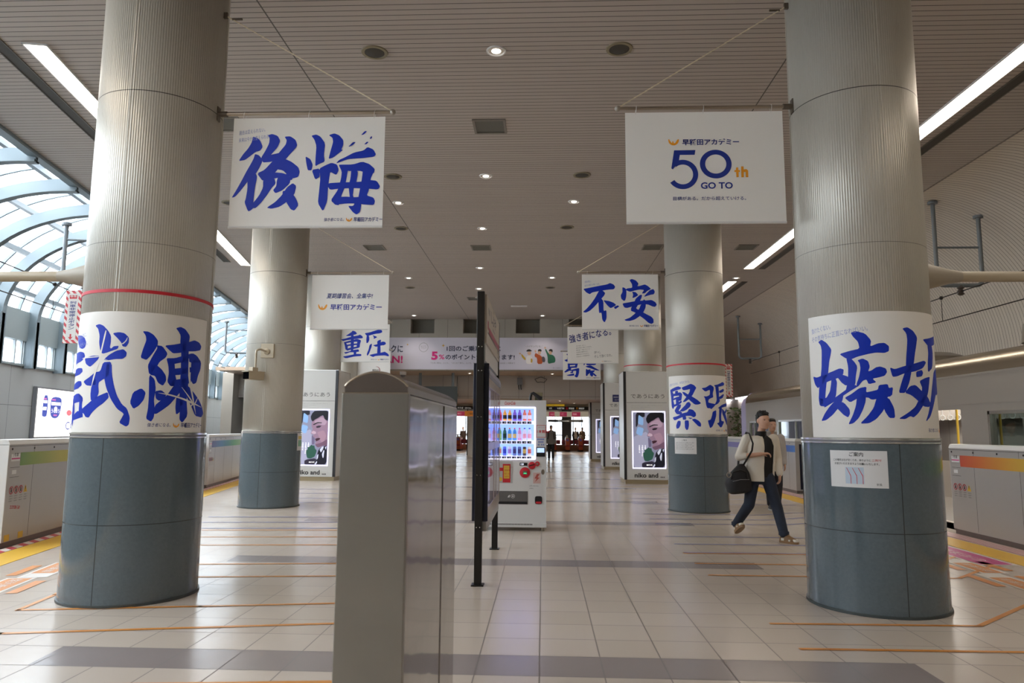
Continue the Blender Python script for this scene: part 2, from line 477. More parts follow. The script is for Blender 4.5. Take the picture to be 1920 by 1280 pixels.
STROKES={"kokai":[[197,899,237,890,268,863,297,799,277,765,231,752,181,712,130,673,72,662,114,727,158,780,188,834,199,874],[230,725,266,712,301,671,296,637,273,584,243,531,192,498,150,431,101,365,52,306,22,295,68,372,115,465,156,552,198,632,222,685],[169,498,243,531,258,497,243,404,235,311,232,231,247,205,216,172,190,159,153,245,164,285,175,378],[348,916,387,926,441,906,467,858,446,797,403,744,372,704,374,657,309,655,295,691,330,751,366,832,369,886],[514,898,566,900,620,863,639,802,549,696,451,562,377,476,318,459,263,531,333,563,414,656,469,737,531,817,539,864],[300,698,378,711,482,736,497,689,394,650,309,644],[467,643,531,669,591,641,659,587,674,540,663,494,611,481,557,521,516,562,444,576],[276,530,439,536,518,528,578,495,611,481,599,461,506,495,351,470],[479,509,557,521,589,481,581,428,512,362,449,336,428,363,458,402,462,462],[325,463,428,482,444,429,407,389,359,310,310,244,260,192,234,192,232,231,293,310,329,390],[563,388,614,428,647,401,631,321,569,256,494,203,417,184,371,191,453,243,515,309],[513,349,584,361,646,282,675,215,639,163,606,176,564,242],[729,694,773,667,798,613,790,559,758,560,742,627],[778,906,821,915,861,894,910,826,902,706,914,645,866,626,828,599,830,693,833,800,810,868],[948,910,998,925,1044,906,1085,858,1087,811,1069,758,1089,760,994,685,955,672,972,745,994,839,986,886],[870,572,932,605,983,627,1035,611,1053,557,1033,511,973,545,963,478,954,359,952,253,917,152,869,234,877,346,885,479],[797,559,868,572,871,492,833,466],[1105,677,1200,730,1290,749,1328,785,1381,761,1408,714,1390,694,1293,682,1202,676,1137,670,1028,624,1060,657],[1055,611,1107,603,1153,603,1141,556,1131,477,1115,384,1086,305,1070,213,1031,220,997,266,1015,292,1058,358,1086,477,1090,544],[1055,611,1191,609,1281,638,1347,615,1400,568,1395,528,1337,528,1258,555,1142,550],[1295,608,1400,561,1382,521,1364,475,1348,356,1331,303,1396,283,1412,250,1404,215,1321,220,1275,225,1255,264,1271,370,1287,476],[965,425,1081,431,1262,436,1358,455,1423,448,1457,395,1438,368,1354,376,1199,383,1070,378,980,365,959,399],[1009,279,1125,292,1215,284,1331,297,1345,251,1269,231,1140,232,1037,220,997,253],[1180,556,1225,569,1239,529,1224,423,1205,397,1196,291,1255,251,1282,225,1272,146,1240,122,1207,146,1160,202,1206,199,1224,225,1177,278,1160,397,1177,476],[1262,910,1297,946,1313,946,1285,919],[1140,790,1184,834,1207,837,1184,813],[1295,816,1320,838,1331,836,1314,820],[1349,876,1361,896,1364,886,1355,872]],"shiren":[[-551,843,-383,823,-316,800,-284,758,-295,719,-338,708,-399,721,-463,762],[-550,624,-551,671,-376,680,-304,666,-282,635,-338,598,-481,580,-550,570],[-551,512,-407,535,-317,531,-304,504,-357,480,-551,467],[-551,386,-379,419,-316,417,-302,386,-366,361,-509,349],[-551,283,-464,272,-412,174,-424,87,-451,26,-551,132],[-551,283,-346,314,-270,276,-265,241,-333,243,-468,228],[-346,313,-267,276,-275,207,-250,129,-249,105,-312,121,-314,190,-314,242],[-428,122,-319,164,-250,108,-366,91,-451,78],[-171,902,-129,911,-86,895,-39,851,-11,807,-8,750,-14,707,1,693,25,715,63,720,56,698,-11,672,-75,655,-98,690,-114,751,-114,813,-136,875],[8,831,63,838,105,830,140,796,142,753,125,717,100,721,90,751,59,786],[-56,602,-9,641,50,676,106,691,132,665,130,635,104,612,46,611,-23,598],[-280,617,-180,635,-103,633,-121,603,-162,569,-201,544,-258,572],[-274,415,-196,448,-132,490,-81,498,-59,576,9,581,10,516,18,473,-11,447,-47,438,-112,395,-153,378,-227,384],[-149,447,-85,429,-96,386,-85,317,-101,275,-157,249,-166,301,-163,361],[-285,164,-194,215,-121,266,-45,300,-1,318,11,275,-30,232,-93,189,-141,146,-170,105,-207,112,-230,138],[-56,550,15,568,21,481,46,378,77,292,123,216,165,182,193,106,189,46,171,31,118,62,138,105,152,139,93,181,38,258,-13,360,-38,446],[252,856,293,853,334,829,370,783,371,743,343,684,314,638,292,610,249,626,264,697,286,777,279,821],[371,739,412,733,457,674,443,638,396,599,375,553,347,490,323,489,311,559,331,613,359,676,377,713],[311,559,366,571,417,529,453,479,460,435,438,390,399,414,372,474,332,481],[324,481,366,439,379,352,369,264,382,178,378,108,361,75,324,99,335,177,336,281],[210,321,269,357,302,323,291,262,256,210,219,183,192,234],[380,335,428,345,468,312,457,276,417,257,392,274],[436,742,513,755,567,770,657,793,719,817,781,803,814,774,802,740,721,722,642,714,563,692,509,683,472,711],[523,907,562,921,607,906,658,853,652,792,655,683,668,584,672,457,670,339,663,275,686,132,636,69,609,95,608,184,597,273,592,407,593,541,588,677,571,784,572,847,546,885],[456,630,503,633,524,590,535,492,553,431,546,395,501,393,477,427,486,498,477,569],[456,630,530,635,594,659,705,697,758,675,826,626,718,606,659,628,569,603,489,579],[705,697,757,679,826,626,820,560,788,502,772,436,734,420,700,459,699,550,699,623],[483,534,582,550,709,569,712,532,586,496,495,486],[490,428,579,451,694,467,708,432,583,397,501,388],[537,395,613,390,597,344,553,289,503,225,447,179,400,144,384,143,388,213,434,258,481,303],[566,298,600,299,633,256,628,184,572,138,563,200],[621,417,677,393,741,342,817,282,875,229,928,156,888,122,787,134,726,223,673,294]],"shirenw":[[-63,860,-51,851,-91,629,-103,629],[-103,636,121,717,57,690,-92,620],[-323,623,-103,632,-97,625,-322,617],[-168,353,-151,465,-102,620,-90,618,-150,413],[-103,629,13,585,-92,618],[87,738,118,765,135,805,129,770,103,738],[389,326,497,317,641,283,762,247,750,233,611,278,489,307],[660,683,692,458,762,252,749,242,672,457],[763,243,828,328,779,239],[763,243,682,177,742,251],[762,247,898,206,757,234],[763,243,802,125,747,233],[582,410,755,247,743,238]],"shitto":[[-621,816,-586,830,-541,798,-499,739,-506,699,-524,636,-539,537,-558,456,-574,365,-585,257,-612,258,-644,304,-633,405,-610,504,-596,586,-586,733,-594,785],[-702,512,-657,498,-598,513,-504,539,-430,566,-400,556,-406,520,-433,495,-517,472,-613,440,-650,410,-680,444],[-502,498,-474,488,-462,451,-469,397,-477,335,-503,291,-569,247,-635,254,-644,313,-566,311,-523,372,-510,435],[-479,290,-410,342,-425,289,-464,227,-513,174,-576,130,-626,120,-583,184,-529,246],[-461,289,-409,270,-369,217,-367,181,-381,151,-414,173,-447,209,-473,236],[-591,234,-579,257,-478,317,-378,385,-311,419,-295,409,-379,359,-470,299],[-324,870,-289,879,-218,855,-175,795,-184,742,-119,767,-70,770,-38,743,-41,704,-74,691,-138,696,-202,685,-283,666,-341,642,-378,658,-424,692,-346,710,-260,727,-269,790,-307,838],[-370,653,-333,642,-310,614,-291,577,-307,498,-314,428,-345,384,-396,359,-377,403,-361,491,-356,580],[-451,495,-415,512,-365,492,-359,438,-385,421,-418,449],[-281,630,-244,642,-206,619,-196,574,-210,531,-178,539,-145,564,-113,570,-73,555,-65,528,-84,498,-133,485,-181,473,-151,442,-207,429,-221,469,-253,461,-295,405,-298,427,-275,488,-260,559,-266,612],[-398,315,-347,340,-280,391,-228,403,-234,355,-186,363,-138,376,-129,415,-64,423,-58,389,-24,397,-36,328,-126,310,-190,298,-220,320,-300,312,-358,278],[-299,321,-234,355,-241,285,-264,216,-299,146,-342,102,-379,91,-339,164,-311,242],[-150,311,-69,328,-80,267,-116,198,-166,137,-222,102,-286,98,-228,154,-177,224],[-111,284,-62,310,-25,224,-21,146,-62,146,-92,198],[89,895,134,905,189,876,229,825,214,762,191,681,174,601,149,548,123,451,78,355,25,354,56,441,100,547,112,661,131,794,125,856],[-36,563,1,546,83,573,185,597,298,627,327,617,279,570,191,540,80,520,15,493,-19,489],[202,532,263,547,275,526,259,499,198,488],[230,454,297,478,372,495,357,450,331,369,293,298,236,236,186,183,142,152,113,165,65,138,12,138,105,190,168,234,218,305,262,393],[129,408,182,417,247,367,325,316,360,265,332,242,261,245,194,296,135,338,78,355],[300,811,388,822,607,867,606,891,606,829,607,802,447,768,379,763],[371,771,461,770,477,699,438,579,350,534,362,628,380,700],[473,545,606,590,607,463,474,339,392,230,338,159,275,115,326,194,376,318,428,453],[499,439,606,471,606,408,607,372,491,340]],"kincho":[[-698,817,-640,804,-585,708,-604,606,-569,502,-610,441,-651,484,-664,660],[-677,816,-476,867,-404,845,-417,815,-518,798,-624,772],[-609,725,-430,754,-384,722,-396,697,-594,688],[-603,637,-469,673,-397,661,-410,600,-483,592,-495,633,-596,611],[-633,504,-511,541,-399,600,-400,559,-486,510,-600,482],[-546,779,-478,786,-474,704,-534,706],[-449,724,-384,722,-404,600,-452,601],[-529,624,-463,632,-460,540,-525,521],[-393,840,-294,872,-211,906,-153,880,-114,834,-145,778,-186,698,-248,628,-322,578,-377,569,-299,659,-235,749,-224,815,-285,801,-360,793],[-383,758,-339,751,-257,699,-177,657,-100,606,-33,546,-72,526,-141,521,-219,587,-299,669,-341,700],[-291,557,-250,567,-220,526,-241,476,-304,426,-370,396,-451,397,-391,447,-324,507],[-486,510,-412,529,-425,468,-476,408,-393,376,-405,336,-516,347,-571,410],[-632,282,-491,306,-382,356,-285,375,-253,436,-183,420,-135,365,-131,315,-166,284,-225,315,-307,315,-406,285,-577,225],[-383,305,-318,305,-314,244,-379,239],[-341,224,-268,224,-265,134,-282,63,-308,48,-339,93],[-493,215,-431,216,-433,143,-471,83,-524,72,-536,123],[-207,244,-147,254,-80,215,-42,165,-48,110,-92,124,-139,174],[-277,279,-186,269,-236,254],[-16,824,65,834,153,891,221,852,225,812,199,730,209,660,156,644,112,618,100,557,187,538,259,530,233,499,162,437,140,457,87,456,67,506,59,577,45,647,20,672,82,668,142,699,149,770,139,800,53,763],[194,387,268,419,265,318,224,207,174,116,129,86,105,166,91,226,145,236,175,307],[234,883,326,897,483,955,557,928,526,896,386,868,270,854],[264,864,340,867,351,775,346,674,374,593,313,541,234,509,294,601,285,722],[351,775,497,827,533,803,494,771,380,746],[346,663,491,725,526,716,466,657,375,629],[316,460,439,524,744,575,744,513,476,484,352,451],[353,461,436,463,394,320,397,219,504,210,383,88,279,177,341,188,339,299],[435,453,517,404,618,304,744,204,744,121,603,171,508,271,440,361],[673,470,710,419,512,343,459,362],[530,593,640,638,613,612]],"fuan":[[30,813,125,827,314,865,502,899,559,928,625,899,657,855,633,807,501,798,360,774,200,745,157,707,87,745],[341,774,407,779,459,726,435,678,378,611,311,534,236,448,150,372,75,338,19,348,94,410,179,506,265,630],[326,582,378,620,420,563,423,362,479,381,480,219,444,138,402,191,385,343,338,324],[424,582,537,563,630,525,672,486,630,458,564,424,499,486],[630,443,705,477,733,458,657,405],[946,990,993,1009,1068,980,1118,917,1094,860,1150,869,1245,898,1300,869,1365,811,1290,773,1242,725,1186,720,1234,792,1140,802,1046,783,952,754,859,793,896,817,1000,831,996,908],[803,845,859,821,877,764,871,658,851,582,828,570,781,611,768,678,806,745],[994,754,1064,740,1110,687,1063,653,997,625,1017,697],[1222,649,1289,725,1346,782,1412,806,1439,754,1419,706,1354,696],[1062,610,1148,687,1185,687,1175,639,1137,563,1089,467,1060,419,1152,362,1273,296,1365,248,1402,201,1401,134,1363,111,1308,134,1225,210,1133,277,1040,343,966,372,971,429,1033,524],[799,515,921,534,1062,563,1212,572,1221,601,1249,572,1371,586,1445,543,1472,496,1443,453,1397,458,1295,505,1154,500,1014,467,892,429,836,439],[1164,496,1257,505,1247,429,1199,334,1123,258,1038,201,945,172,870,172,833,191,945,229,1049,315,1134,410]],"juatsu":[[136,787,240,854,318,907,343,947,424,927,480,867,454,841,375,821,269,787],[-7,680,139,707,310,761,535,801,574,828,656,775,664,721,538,708,313,681,140,654,61,634],[301,814,381,821,396,575,390,363,312,310,303,575],[89,601,143,588,214,468,204,362,151,362,119,508],[89,594,301,648,499,695,607,655,608,602,501,615,316,601,144,561],[499,681,613,648,584,536,580,443,521,416,486,469,503,575],[132,508,305,535,543,562,544,522,306,495,160,468],[177,389,308,429,546,469,574,429,323,376,192,336],[101,283,259,310,417,363,549,376,565,310,419,290,286,296,155,243],[405,336,484,350,475,204,403,191],[65,157,290,197,488,237,634,231,636,178,424,165,167,104],[719,868,878,895,1036,948,1142,981,1235,968,1257,908,1198,875,1039,855,855,801,788,795],[788,801,855,788,865,669,835,589,789,562,779,669],[884,510,949,556,945,470,908,364,872,258,821,179,806,232,861,377],[960,815,1115,755,1004,696,1009,755],[984,503,1115,530,1272,616,1352,603,1380,550,1328,511,1209,497,1078,457],[1112,629,1224,683,1209,510,1223,259,1117,246,1130,470],[880,205,992,232,1124,259,1282,286,1347,306,1428,260,1476,207,1470,168,1350,200,1218,193,1060,180,995,146]],"katto":[[173,941,269,941,268,650,287,436,210,417],[539,942,607,942,596,651,557,476,480,476],[191,630,557,651,557,602,201,572],[192,785,558,806,558,757,201,727],[192,941,559,961,558,913,202,882],[191,514,557,544,557,486,201,456],[56,310,172,417,307,475,345,417,229,339,94,281],[210,359,460,418,653,467,643,264,594,109,536,80,459,147,517,205,537,360,364,340],[133,175,267,204,441,244,460,166,267,146],[267,262,402,359,412,263],[57,785,201,824,201,717,114,736],[134,1038,636,1117,655,1059,192,960],[289,1155,347,1175,356,980,308,980],[482,1185,550,1195,540,1020,491,1010],[923,652,1346,653,1307,595,961,574],[903,535,1115,575,1268,479,1488,364,1306,382,1114,459,961,497],[922,419,980,420,988,149,921,149],[960,381,1114,420,1075,265,959,168],[1075,362,1210,363,1208,150,1151,121,1084,188],[1209,285,1362,151,1304,131,1209,208],[1152,362,1287,382,1229,285],[810,1040,1427,1139,1465,1071,848,962],[965,1176,1023,1196,1031,982,973,972],[1235,1216,1302,1226,1282,1041,1233,1031],[848,904,925,904,904,652,827,555],[1117,943,1175,963,1212,653,1115,633],[1001,827,1348,886,1367,828,1020,768]]}
# ------------------------------------------------------------------ the setting
AL = math.radians(11.0)
def LF(u, v, z=0.0):
    return (u * -.190809 - v * .981627, u * .981627 - v * .190809, z)
H = 6.1
def lines(*pts): return pts
# floor slab: the platform widens to the left as it goes away
mb = MB(); fl = [(6.42, -8), (6.42, 66), LF(66, 5.05)[:2], LF(-7, 5.05)[:2]]
mb.prism(fl, lambda a, b, d: (a, b, d), 0.0, -1.25)
struct('floor', mb, m_floor)
mb = MB(); mb.box(6.42, 10.05, 26.2, 44, -1.25, 0); struct('floor_track_end', mb, m_floor)
mb = MB(); mb.box(-40, 40, -10, 70, -1.45, -1.3); struct('floor_track_bed', mb, m_track)
mb = MB(); cl = [(7.3, -8), (7.3, 29.75), LF(31.53, 6.28)[:2], LF(-6.93, 6.28)[:2]]
mb.prism(cl, lambda a, b, d: (a, b, d), H, H + .25); struct('ceiling', mb, m_ceil)
# right vault and wall
mb = MB(); arc = [(7.3 + 2.75 * math.sin(t), H - 2.9 + 2.9 * math.cos(t)) for t in [PI / 2 * i / 28 for i in range(29)]]
k = len(arc)
mb.add([(x, y, z) for y in (-8, 46) for x, z in arc] + [(x + .2, y, z + .25) for y in (-8, 46) for x, z in arc], [(i, i + 1, i + 1 + k, i + k) for i in range(k - 1)] + [(i + 2 * k, i + 3 * k, i + 3 * k + 1, i + 2 * k + 1) for i in range(k - 1)])
struct('ceiling_vault', mb, m_vault, smooth=True, flipfix=False)
mb = MB(); mb.box(10.05, 10.25, -8, 46, -1.3, 3.25); struct('wall_right', mb, m_wallR)
# left: panelled wall, strip windows, band, glass vault
def lob(o): o.rotation_euler = (0, 0, AL); return o
mb = MB(); mb.box(-9.45, -9.2, -8, 48, -1.3, 2.97); lob(struct('wall_left', mb, m_wallL))
mb = MB(); mb.box(-9.32, -9.14, -8, 48, 3.56, 4.28); mb.box(-9.3, -9.16, -8, 48, 2.95, 3.0); lob(struct('wall_left_band', mb, mat('vault_band', '8f9796', .5)))
U0, DU = 12.87 - 14 * 1.56, 1.56
A_IN, B_IN, A_GL, B_GL, ZC, VC = 2.92, 2.2, 3.2, 2.5, 4.0, 6.28
def ell(a, b, t): return (-(VC + a * math.cos(t)), ZC + b * math.sin(t))
rib_mb = None
m_rib = m_bluegrey
ts = [PI / 2 * i / 16 for i in range(17)]
m_wframe = mat('window_frame', 'a4abad', .4)
proto = None
for i in range(36):
    u = U0 + i * DU
    if proto is None:
        mb = MB()
        for (a0, b0, a1, b1, wd) in ((A_IN - .22, B_IN - .22, A_IN, B_IN, .07), (A_IN - .25, B_IN - .25, A_IN - .21, B_IN - .21, .16), (A_GL - .06, B_GL - .06, A_GL + .03, B_GL + .03, .05)):
            vs = []
            for t in [0.02 + (PI / 2 - .02) * j / 18 for j in range(19)]:
                for (a, b) in ((a0, b0), (a1, b1)):
                    x, z = ell(a, b, t)
                    for y in (-wd / 2, wd / 2): vs.append((x, y, z))
            fs = []
            for j in range(18):
                o = j * 4; p = o + 4
                fs += [(o, o + 1, p + 1, p), (o + 2, p + 2, p + 3, o + 3), (o, p, p + 2, o + 2), (o + 1, o + 3, p + 3, p + 1)]
            mb.add(vs, fs)
        mb.box(-(VC + A_IN), -(VC + A_IN - .25), -.06, .06, 2.9, 4.06); mb.box(-(VC + A_IN - .21), -(VC + A_IN - .25), -.11, .11, 2.9, 4.06)
        proto = mb.build('trim_1', m_rib)
        proto['kind'] = 'structure'; o = proto
    else:
        o = proto.copy(); COL.objects.link(o); o.name = 'trim_%d' % (i + 1)
    p = LF(u, 0); o.location = p; o.rotation_euler = (0, 0, AL)
gl = None
for i in range(35):
    u = U0 + i * DU
    if gl is None:
        mb = MB(); vs = []
        for t in ts:
            x, z = ell(A_GL, B_GL, t)
            vs += [(x, .03, z), (x, DU - .03, z)]
        mb.add(vs, [(2 * j, 2 * j + 1, 2 * j + 3, 2 * j + 2) for j in range(16)])
        gl = mb.build('window_1', m_frost, smooth=True); gl['kind'] = 'structure'
        m2 = MB(); m2.box(-9.26, -9.25, .1, DU - .1, 3.0, 3.56)
        m2.use(1)
        for (y0, y1) in ((.08, .14), (.42, .47), (DU - .47, DU - .42), (DU - .14, DU - .08)): m2.box(-9.29, -9.2, y0, y1, 2.98, 3.56)
        g2 = m2.build('window_1', [m_frost, m_wframe]); g2['kind'] = 'structure'; a, b = gl, g2
    else:
        a = gl.copy(); b = g2.copy(); COL.objects.link(a); COL.objects.link(b)
    a.name = 'window_%d' % (i + 1); b.name = 'window_%d' % (i + 101)
    for o in (a, b): o.location = LF(u, 0); o.rotation_euler = (0, 0, AL)
for k, t in enumerate((18, 38, 58, 78)):
    x, z = ell(A_GL - .12, B_GL - .12, math.radians(t)); mb = MB(); mb.box(x - .05, x + .05, -8, 46, z - .05, z + .05)
    lob(struct('trim_%d' % (60 + k), mb, m_greyp))
mb = MB(); mb.box(-6.36, -6.24, -8, 46, H - .05, ZC + B_GL + .05); mb.box(-6.42, -6.22, -8, 31.6, H - .04, H + .02); lob(struct('trim_70', mb, m_bluegrey))
mb = MB(); mb.box(7.285, 7.315, -8, 29.75, H - .008, H + .02); struct('trim_71', mb, mat('edge_trim', '7d756d', .5))
mb = MB(); mb.box(-9.5, -4, 48, 48.2, -1.3, 7); lob(struct('wall_left_end', mb, mat('far_wall', '8b9093', .6)))
mb = MB(); mb.box(-6.3, -4.75, 31.6, 46, 0.0, 6.4); lob(struct('wall_left_concourse', mb, mat('far_wall', '8b9093', .6)))
mb = MB(); mb.box(-16, 12, -8.3, -8.0, -1.3, 7.2); struct('wall_sky_block', mb, mat('sky_block_grey', '76706a', .6))  # unseen wall added behind the camera to shut out sky light
# end wall over the concourse
mb = MB(); mb.box(-12.1, 7.3, 29.75, 30.15, 3.95, 5.5)
xr = [-5.56 + 2.21 * k for k in range(-3, 6)]
x = -12.1
for a in xr:
    if a > x: mb.box(x, a, 29.75, 30.15, 5.5, H)
    x = a + 1.0
mb.box(x, 7.3, 29.75, 30.15, 5.5, H)
struct('wall_back', mb, m_endwall)
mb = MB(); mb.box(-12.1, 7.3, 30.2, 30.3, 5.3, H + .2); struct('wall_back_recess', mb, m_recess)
mb = MB(); mb.box(-12.6, 7.6, 29.6, 30.35, H + .02, H + .3); struct('ceiling_sky_cap', mb, m_recess)  # unseen cap added over the recesses to stop sky light leaking in
# concourse: two soffits with a panelled drop between them, beam, hall beyond
mb = MB(); mb.box(-14, 7.3, 30.15, 32.6, 3.95, 4.1); struct('ceiling_soffit', mb, m_soffit)
mb = MB(); mb.box(-14, 7.3, 32.6, 32.8, 2.9, 4.1); struct('wall_fascia', mb, m_fascia)
mb = MB(); mb.box(-14, 7.3, 32.8, 39.2, 2.9, 3.1); struct('ceiling_concourse', mb, m_soffit)
mb = MB(); mb.box(-14, 7.3, 39.0, 39.4, 2.78, 3.6); struct('trim_72', mb, mat('lintel_cream', 'c9bfae', .5))
mb = MB(); mb.box(-14, 7.3, 39.4, 66, 3.4, 3.6); struct('ceiling_hall', mb, mat('hall_ceiling', 'b9b4ad', .5))
mb = MB()
for x0, x1 in ((-14, -8.6), (-4.2, .3), (4.2, 12)): mb.box(x0, x1, 64, 64.3, 0, 3.5)
mb.box(-8.6, -4.2, 64, 64.3, 2.9, 3.5); mb.box(.3, 4.2, 64, 64.3, 2.75, 3.5); struct('wall_hall', mb, mat('hall_wall', 'b3a798', .6))
for k, (x0, x1) in enumerate(((-8.6, -4.2), (.3, 4.2))):
    mb = MB(); mb.box(x0, x1, 64.1, 64.12, 0, 2.9); mb.use(1)
    for j in range(6):
        xx = x0 + (x1 - x0) * j / 5; mb.box(xx - .04, xx + .04, 64.05, 64.18, 0, 2.9)
    mb.box(x0, x1, 64.05, 64.18, 1.05, 1.13)
    struct('window_%d' % (201 + k), mb, [m_frost, m_greyp])
mb = MB(); mb.box(1.55, 2.35, 60, 60.8, 0, 3.4); struct('trim_73', mb, mat('dark_stone_pier', '4c4d4f', .3))
mb = MB(); mb.box(-14.5, -14, 32, 66, 0, 4); mb.box(7.3, 7.5, 30.15, 66, -1.3, 6.5); struct('wall_concourse_sides', mb, mat('hall_wall', 'b3a798', .6))
mb = MB(); mb.box(6.5, 10.3, 44, 44.3, -1.3, 6.8); struct('wall_track_end', mb, mat('brick_backdrop', '8d7658', .7))
# yellow tactile strip, red-white edge, tape on the floor
def rstripe(name, x0, x1, y0, y1, m, z=.004): mb = MB(); mb.box(x0, x1, y0, y1, .0005, z); return struct(name, mb, m)
rstripe('trim_80', 5.45, 5.86, -8, 46, m_yellow)
mb = MB(); mb.box(-4.66, -4.25, -8, 46, .0005, .004); lob(struct('trim_81', mb, m_yellow))
m_rw = mat('red_white_edge', 'c34a56', .5); q = NT(m_rw); P, xyz = q.objc()
f = q.math('FRACT', q.math('MULTIPLY', q.math('ADD', q.math('ADD', xyz[0], xyz[1]), 100), 3.6)); q.col(q.mix(q.math('LESS_THAN', f, .5), lin('b9434f'), lin('ded6cf')))
m_rw2 = mat('red_white_lines', 'c34a56', .5); q = NT(m_rw2); P, xyz = q.objc()
f = q.math('FRACT', q.math('MULTIPLY', q.math('ADD', xyz[0], 100), 16)); q.col(q.mix(q.math('LESS_THAN', f, .5), lin('a8606a'), lin('ccc0b8')))
rstripe('trim_82', 5.92, 6.17, -8, 46, m_rw2)
mb = MB(); mb.box(-4.81, -4.68, -8, 46, .0005, .004); lob(struct('trim_83', mb, m_rw))
def tape(mb, pts, wd=.045):
    for (a, b), (c, d) in zip(pts, pts[1:]): 
        L = math.hypot(c - a, d - b); ux, uy = (c - a) / L, (d - b) / L; nx, ny = -uy * wd / 2, ux * wd / 2
        e = wd * .3
        mb.quad((a - ux * e + nx, b - uy * e + ny, .0035), (a - ux * e - nx, b - uy * e - ny, .0035), (c + ux * e - nx, d + uy * e - ny, .0035), (c + ux * e + nx, d + uy * e + ny, .0035))
mb = MB(); tape(mb, [(1.79, 5.95), (3.4, 5.99), (5.1, 7.5)])
for y in (5.29,): tape(mb, [(1.79, y), (4.4, y + .04), (5.3, y + .9)])
for y in (7.85, 8.52, 9.21): tape(mb, [(1.74, y), (4.3, y + .03), (5.1, y + .8)])
tape(mb, [(-1.0, 5.8), (-1.58, 5.72), (-3.93, 5.28), (-4.9, 5.1)]); tape(mb, [(-1.2, 6.45), (-1.76, 6.36), (-2.88, 6.17), (-4.29, 5.94), (-4.36, 6.49), (-4.6, 7.4)])
for (y, x1) in ((7.5, -4.6), (8.19, -4.8), (9.5, -5.2), (10.19, -5.5), (10.86, -5.7)): tape(mb, [(-1.3 - .1 * (y - 6), y + .08), (x1, y - .28)])
tape(mb, [(-1.0, 4.46), (-3.6, 4.2)])
struct('trim_84', mb, m_otape, flipfix=False)
mb = MB()
for y in (9.27, 9.94, 10.63): tape(mb, [(1.76, y), (4.6, y + .03), (5.2, y + .5)], .04)
for y in (12.05, 12.7, 13.42): tape(mb, [(1.84, y), (3.9, y + .03), (4.6, y + .45), (5.3, y + .5)], .045)
for y in (15.3, 16.43, 17.6, 19.36, 20.4): tape(mb, [(1.87, y), (5.2, y + .05)], .045)
for y in (11.05, 11.75, 12.45, 14.9, 15.8, 17.0, 18.2): tape(mb, [(-1.8 - .11 * (y - 6), y + .05), (-4.6 - .16 * (y - 6), y - .25)], .045)
struct('trim_85', mb, m_btape, flipfix=False)
# printed floor decals by the doors
def decal(name, base, rz, polys):
    mb = MB(); ms = []
    c, s = math.cos(rz), math.sin(rz)
    for k, (m, z, pts) in enumerate(polys):
        ms.append(m); mb.use(k); mb.quad(*[(base[0] + a * c - b * s, base[1] + a * s + b * c, z) for a, b in pts])
    return mb, ms, (lambda z: (lambda a, b: (base[0] + a * c - b * s, base[1] + a * s + b * c, z)))
m_dkw = mat('decal_white', 'd8d2ca', .45); m_dko = mat('decal_orange', 'd08a4c', .45); m_dkp = mat('decal_magenta', 'b8437f', .45)
mb, ms, F = decal('d', (5.16, 9.4), 0, [(m_dkw, .003, [(-.18, -.72), (.24, -.72), (.24, .75), (-.18, .62)]), (m_dkp, .004, [(-.15, -.68), (.21, -.68), (.21, .7), (-.15, .58)])])
mb.use(2); ms.append(m_dkw)
text(mb, '足元注意', lambda a, b: F(.005)(.03 - b, -.5 + a), 0, -.05, x1=.95, h=.13)
struct('trim_86', mb, ms, flipfix=False)
for k, (base, rz) in enumerate((((4.85, 8.6), 0), ((4.75, 7.75), 0), (LF(8.45, 3.62)[:2], AL + PI), (LF(7.6, 3.7)[:2], AL + PI))):
    mb, ms, F = decal('d', base, rz, [(m_dkw, .003, [(-.14, -.42), (.14, -.42), (.14, .42), (-.14, .42)]), (m_dko, .004, [(-.11, -.39), (.11, -.39), (.11, .2), (-.11, .2)])])
    mb.use(2); ms.append(m_dkw)
    text(mb, '整列乗車', lambda a, b: F(.005)(.05 - b, -.35 + a), 0, 0, x1=.5, h=.1)
    mb.use(1); mb.quad(*[F(.004)(a, b) for a, b in ((-.3, -.25), (-.2, -.25), (-.2, .3), (-.3, .3))]); mb.quad(*[F(.004)(a, b) for a, b in ((.2, -.25), (.3, -.25), (.3, .3), (.2, .3))])
    struct('trim_%d' % (87 + k), mb, ms, flipfix=False)

# ------------------------------------------------------------------ pillars
RB, RS = .567, .555
PIL = {'L1': (-3.738, 6.6), 'L2': (-5.325, 14.06), 'L3': (-6.70, 21.52), 'L4': (-8.1, 28.97), 'R1': (2.944, 6.71), 'R2': (2.975, 14.16), 'R3': (2.98, 21.6), 'R4': (2.98, 29.05), 'R5': (2.98, 36.5)}
PL = {'L1': 'front ribbed metal pillar in the row beside the glass vault, slate base bare',
      'L2': 'second ribbed pillar of the glass vault row, security camera on its shaft',
      'L3': 'third ribbed pillar of the glass vault row, rising out of an advertising kiosk',
      'L4': 'fourth ribbed pillar of the glass vault row, touching the end wall',
      'R1': 'front ribbed metal pillar in the row beside the train, paper notice on its slate base',
      'R2': 'second ribbed pillar of the train side row, white notice on its slate base',
      'R3': 'third ribbed pillar of the train side row, rising out of an advertising kiosk',
      'R4': 'fourth ribbed pillar of the train side row, behind the banners at the end wall',
      'R5': 'fifth ribbed pillar of the train side row, inside the concourse'}
pp = None
